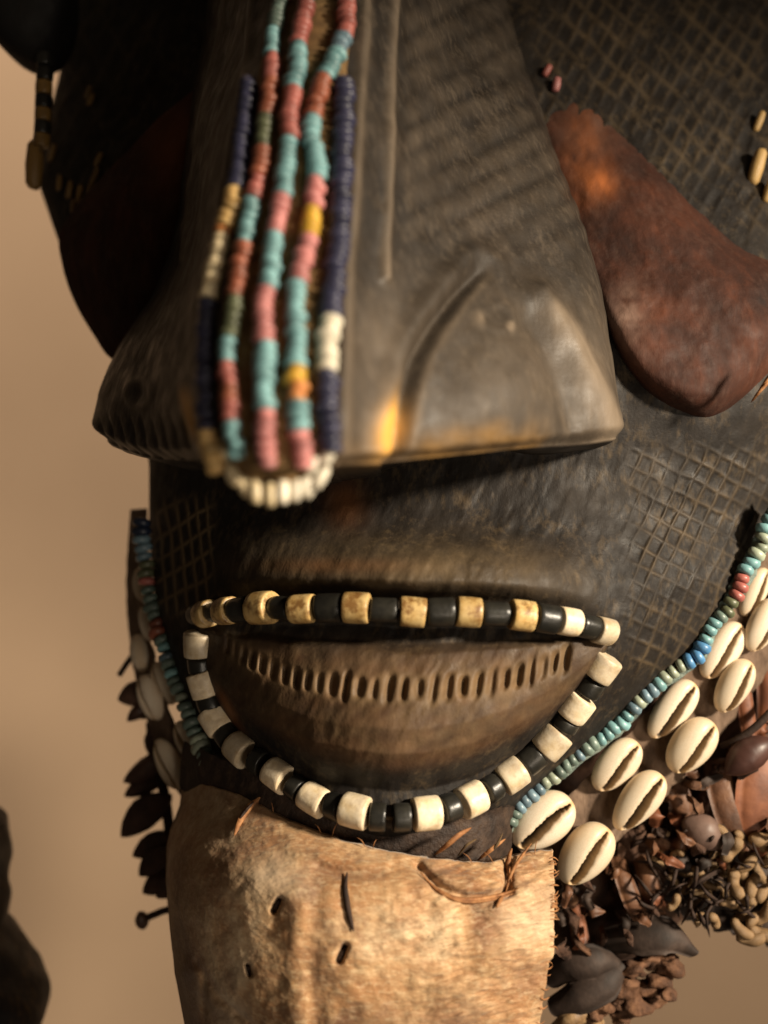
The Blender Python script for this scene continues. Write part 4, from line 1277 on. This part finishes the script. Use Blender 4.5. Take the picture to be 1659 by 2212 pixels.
cord('vine', [(376, 1962, 104), (352, 1968, 104), (335, 1975, 104), (318, 1982, 104)], 1.6, M['dark_cord'], mask, taper=False)


def lump(name, u, v, y, size, mat, seed, squash=(1, 1, 1), amp=0.25, parent=None, freq=2.2, nu=20, nv=14):
    r = np.random.default_rng(seed)
    ph_ = r.uniform(0, 6.28, (6, 3)); kf = r.normal(0, freq, (6, 3))
    s = size * (DIST + y) * PXMM / DIST / 2000
    V = []
    ax = r.normal(0, 1, 3); q = Vector(ax).to_track_quat('Z', 'Y').to_matrix()
    R = np.array(q)
    for i in range(nv):
        th = math.pi * i / (nv - 1)
        for j in range(nu):
            a = 2 * math.pi * j / nu
            d = np.array([math.sin(th) * math.cos(a), math.sin(th) * math.sin(a), math.cos(th)])
            k = 1 + amp * sum(math.sin(np.dot(kf[m], d) + ph_[m, 0]) for m in range(6)) / 2.2
            V.append(pp(u, v, y) + (R @ (d * k * s)) * np.array(squash))
    return mesh_obj(name, np.array(V), list(map(tuple, grid_faces(nv, nu, wrap=True, flip=True))), mat, parent or mask)


lump('knob', 306, 1984, 104, 34, pd, 5, amp=0.22)
pod('seed_pod', (1566, 1672), (1668, 1598), 62, 52, M['shiny_pod'], 21, ridges=1, flat=0.9)
pod('seed_pod', (1560, 1832), (1474, 1772), 62, 56, M['grey_pod'], 22, ridges=1, flat=0.9)
pod('seed_pod', (1510, 1880), (1420, 1830), 40, 62, M['dark_leather'], 23, ridges=2)
pod('seed_pod', (1640, 1760), (1600, 1700), 40, 60, M['shiny_pod'], 24, ridges=2)
# dry husks
hk = [(1405, 2072, 44), (1442, 2088, 40), (1370, 2092, 44), (1428, 2120, 42), (1395, 2130, 48), (1350, 2128, 44), (1330, 2160, 48), (1372, 2168, 46), (1412, 2160, 40), (1300, 2178, 42), (1340, 2195, 34), (1445, 2150, 26), (1280, 2196, 30), (1390, 2050, 26), (1440, 2062, 24)]
for i, (u, v, s) in enumerate(hk):
    lump('husk', u, v, 62 + random.uniform(-5, 8), s * 1.12, M['husk'], 100 + i, squash=(1.15, 0.9, 0.8), amp=0.34, freq=2.9)
# cluster of pale curled seeds on dark strings
cluster = ribbon('seed_cluster', [(1400, 1815, 76), (1470, 1880, 74), (1560, 1920, 72), (1680, 1950, 72)], [22, 30, 34, 34], 8.0, M['dark_leather'], mask, normals=[(0, -1, 0)], n=40, rough_edge=0.08, seed=6)


def seed_mesh(sd):
    r = np.random.default_rng(sd)
    bend = r.uniform(0.6, 2.6)
    n = 12
    t = np.linspace(-0.5, 0.5, n)
    path = np.stack([np.cos(t * bend) / bend - 1 / bend, np.sin(t * bend) / bend, 0.08 * np.sin(t * 5)], -1)
    rad = 0.2 * np.sqrt(np.clip(1 - (2.02 * t) ** 6, 0.06, 1)) * (1 + 0.12 * np.sin(t * 9 + sd))
    V, F = tube(path, rad, 10)
    me = bpy.data.meshes.new('seed')
    me.from_pydata(V.tolist(), [], [tuple(int(q) for q in f) for f in F])
    me.polygons.foreach_set('use_smooth', [True] * len(me.polygons))
    me.materials.append(M['seed'])
    return me


SM = [seed_mesh(s) for s in range(6)]
placed = []
tries = 0
while len(placed) < 50 and tries < 5000:
    tries += 1
    u = random.uniform(1410, 1690); v = random.uniform(1790, 2010)
    lo = np.interp(u, [1410, 1470, 1540, 1600, 1690], [1800, 1795, 1790, 1790, 1790]); hi = np.interp(u, [1410, 1450, 1510, 1580, 1620, 1690], [1850, 1950, 1995, 1990, 2005, 2030])
    if not (lo < v < hi) or any(math.hypot(u - a, v - b) < 21 for a, b in placed):
        continue
    placed.append((u, v))
    big = 1.0 + 0.5 * smooth(1500, 1650, u)
    ax = np.array([random.gauss(0, 1), random.gauss(0, .6), random.gauss(0, 1)])
    x, y, z = frame(ax, (random.gauss(0, .5), -1, random.gauss(0, .5)))
    L = random.uniform(0.0065, 0.0095) * float(big)
    place('seed', random.choice(SM), cluster, pp(u, v, 60 + random.uniform(-6, 8)), x, y, z, (L, L, L))
for (u, v, a, L) in [(1625, 2030, 10, .0125), (1600, 2010, -40, .011), (1650, 2020, -8, .013), (1655, 1975, 60, .012)]:
    x, y, z = frame((math.cos(math.radians(a)), 0, math.sin(math.radians(a))), (0, -1, 0))
    place('seed', SM[1], cluster, pp(u, v, 60), x, y, z, (L, L, L))

# ---- upper left: ear, hanging bead string, golden seeds --------------------------
def lathe_disc(name, u, v, y, ru, rv, th, mat, tilt=0.0, n=48):
    s = (DIST + y) * PXMM / DIST / 1000
    prof = [(0.0, 0.75), (0.35, 0.74), (0.62, 0.7), (0.76, 0.64), (0.86, 0.56), (0.93, 0.44), (0.98, 0.25), (1.0, 0.0), (0.98, -0.45), (0.85, -0.8), (0.4, -1.0), (0.0, -1.0)]
    V = []
    for (rad, h) in prof:
        for j in range(n):
            a = 2 * math.pi * j / n
            x = math.cos(a) * rad * ru * s; z = math.sin(a) * rad * rv * s
            xr = x * math.cos(tilt) - z * math.sin(tilt); zr = x * math.sin(tilt) + z * math.cos(tilt)
            V.append(pp(u, v, y) + np.array([xr, -h * th / 1000, zr]))
    return mesh_obj(name, np.array(V), list(map(tuple, grid_faces(len(prof), n, wrap=True))), mat, mask)


lathe_disc('ear', 36, -78, 104, 112, 232, 24, M['ear'], tilt=0.26)
ear_pts = [(96, 128, 96), (97, 160, 96), (95, 190, 96), (94, 220, 96), (93, 248, 96), (92, 276, 96), (90, 304, 96), (88, 330, 96)]
ep = np.array([pp(*p) for p in ear_pts])
st = strand_obj(resample(catmull(ep, 60), n=40))
for i, p in enumerate(ep[:-1]):
    x, y, z = frame((ep[i + 1] - p), (0, -1, 0))
    place('bead', get_bead(['black', 'black', 'gold', 'black', 'gold', 'black', 'gold', 'black'][i], 0.0036, 0.0056, 'big'), st, p, x, y, z)
place('bead', get_bead('gold', 0.5, 1.0, 'seed'), mask, pp(74, 355, 98), *frame((0.05, 0, 1), (-.6, -.8, 0)), (0.0078, 0.021, 0.0078))
for i, (u, v, a, L) in enumerate([(150, 410, 80, 40), (172, 420, 84, 44), (196, 405, 70, 42), (205, 380, 68, 40), (128, 395, 84, 36), (158, 446, 84, 34), (112, 330, 72, 44), (180, 455, 80, 30), (212, 345, 66, 36), (190, 200, 70, 34), (196, 215, 64, 30)]):
    x, y, z = frame((math.cos(math.radians(a)), 0, math.sin(math.radians(a))), (-.5, -1, 0))
    Ls = L * PXMM * 1.2 / 1000
    fy = float(face_base(np.array([float(u)]), np.array([float(v)]))[0])
    place('bead', get_bead('gold', 0.5, 1.0, 'seed'), mask, pp(u, v, fy - 2.5), x, y, z, (Ls * 0.36, Ls, Ls * 0.36))
# two loose red beads caught at the temple and a tan pair at the right edge
for (u, v, c, L, a) in [(1182, 152, 'red', 30, 60), (1202, 182, 'pink', 34, 80)]:
    x, y, z = frame((math.cos(math.radians(a)), 0, math.sin(math.radians(a))), (0, -1, 0))
    fy = float(face_base(np.array([float(u)]), np.array([float(v)]))[0])
    place('bead', get_bead(c, 0.5, 1.0, 'seed'), mask, pp(u, v, fy - 2.5), x, y, z, (L * .00011, L * .00018, L * .00011))
for (u, v, L, a) in [(1640, 262, 50, 68), (1636, 360, 84, 74), (1662, 410, 60, 70)]:
    x, y, z = frame((math.cos(math.radians(a)), 0, math.sin(math.radians(a))), (0, -1, 0))
    fy = float(face_base(np.array([float(u)]), np.array([float(v)]))[0])
    place('bead', get_bead('tan', 0.5, 1.0, 'seed'), mask, pp(u, v, fy - 3), x, y, z, (L * .00007, L * .00018, L * .00007))
# torn wisp of fibre at the right edge
for k in range(9):
    u = 1622 + k * 4.5; v = 872 - k * 7 + random.uniform(-5, 5)
    cord('fibre', [(u, v, 12), (u + 20, v - 26, 8), (u + 52, v - 58, 10)], 0.55, M['fibre'], mask, n=12, seg=5)

# ------------------------------------------------------------------ neighbour at the lower left
cu0, cy0 = -150, 118
prof = np.array([(1700, 60), (1740, 120), (1768, 154), (1790, 163), (1850, 167), (1885, 162), (1910, 160), (1940, 166), (1975, 164), (1998, 162), (2020, 178), (2045, 194), (2075, 210), (2105, 232), (2135, 246), (2165, 251), (2195, 248), (2230, 232),
                 (2300, 210), (2400, 190), (2600, 200), (3000, 220), (3600, 230)], float)
pr = catmull(prof, 160)
sc = (DIST + cy0) * PXMM / DIST / 1000
c0 = pp(cu0, 2212, cy0)
V = []; na = 96
for i, (v, r) in enumerate(pr):
    zc = pp(cu0, v, cy0)[2]
    for j in range(na):
        a = 2 * math.pi * j / na
        k = 1 + 0.012 * math.sin(5 * a + v / 30) + 0.008 * math.sin(11 * a - v / 17)
        rx = r * sc * k
        V.append((c0[0] + math.cos(a) * rx, c0[1] / 1 + math.sin(a) * min(rx, 0.055), zc))
F = list(map(tuple, grid_faces(len(pr), na, wrap=True))); F.append(tuple(range(na))); F.append(tuple(range((len(pr) - 1) * na, len(pr) * na))[::-1])
V = np.array(V)
carving = mesh_obj('carving', V, F, M['carving'], None, world=False)
carving['label'] = 'blurred dark bulging wooden carving beside the mask'
carving['category'] = 'carving'
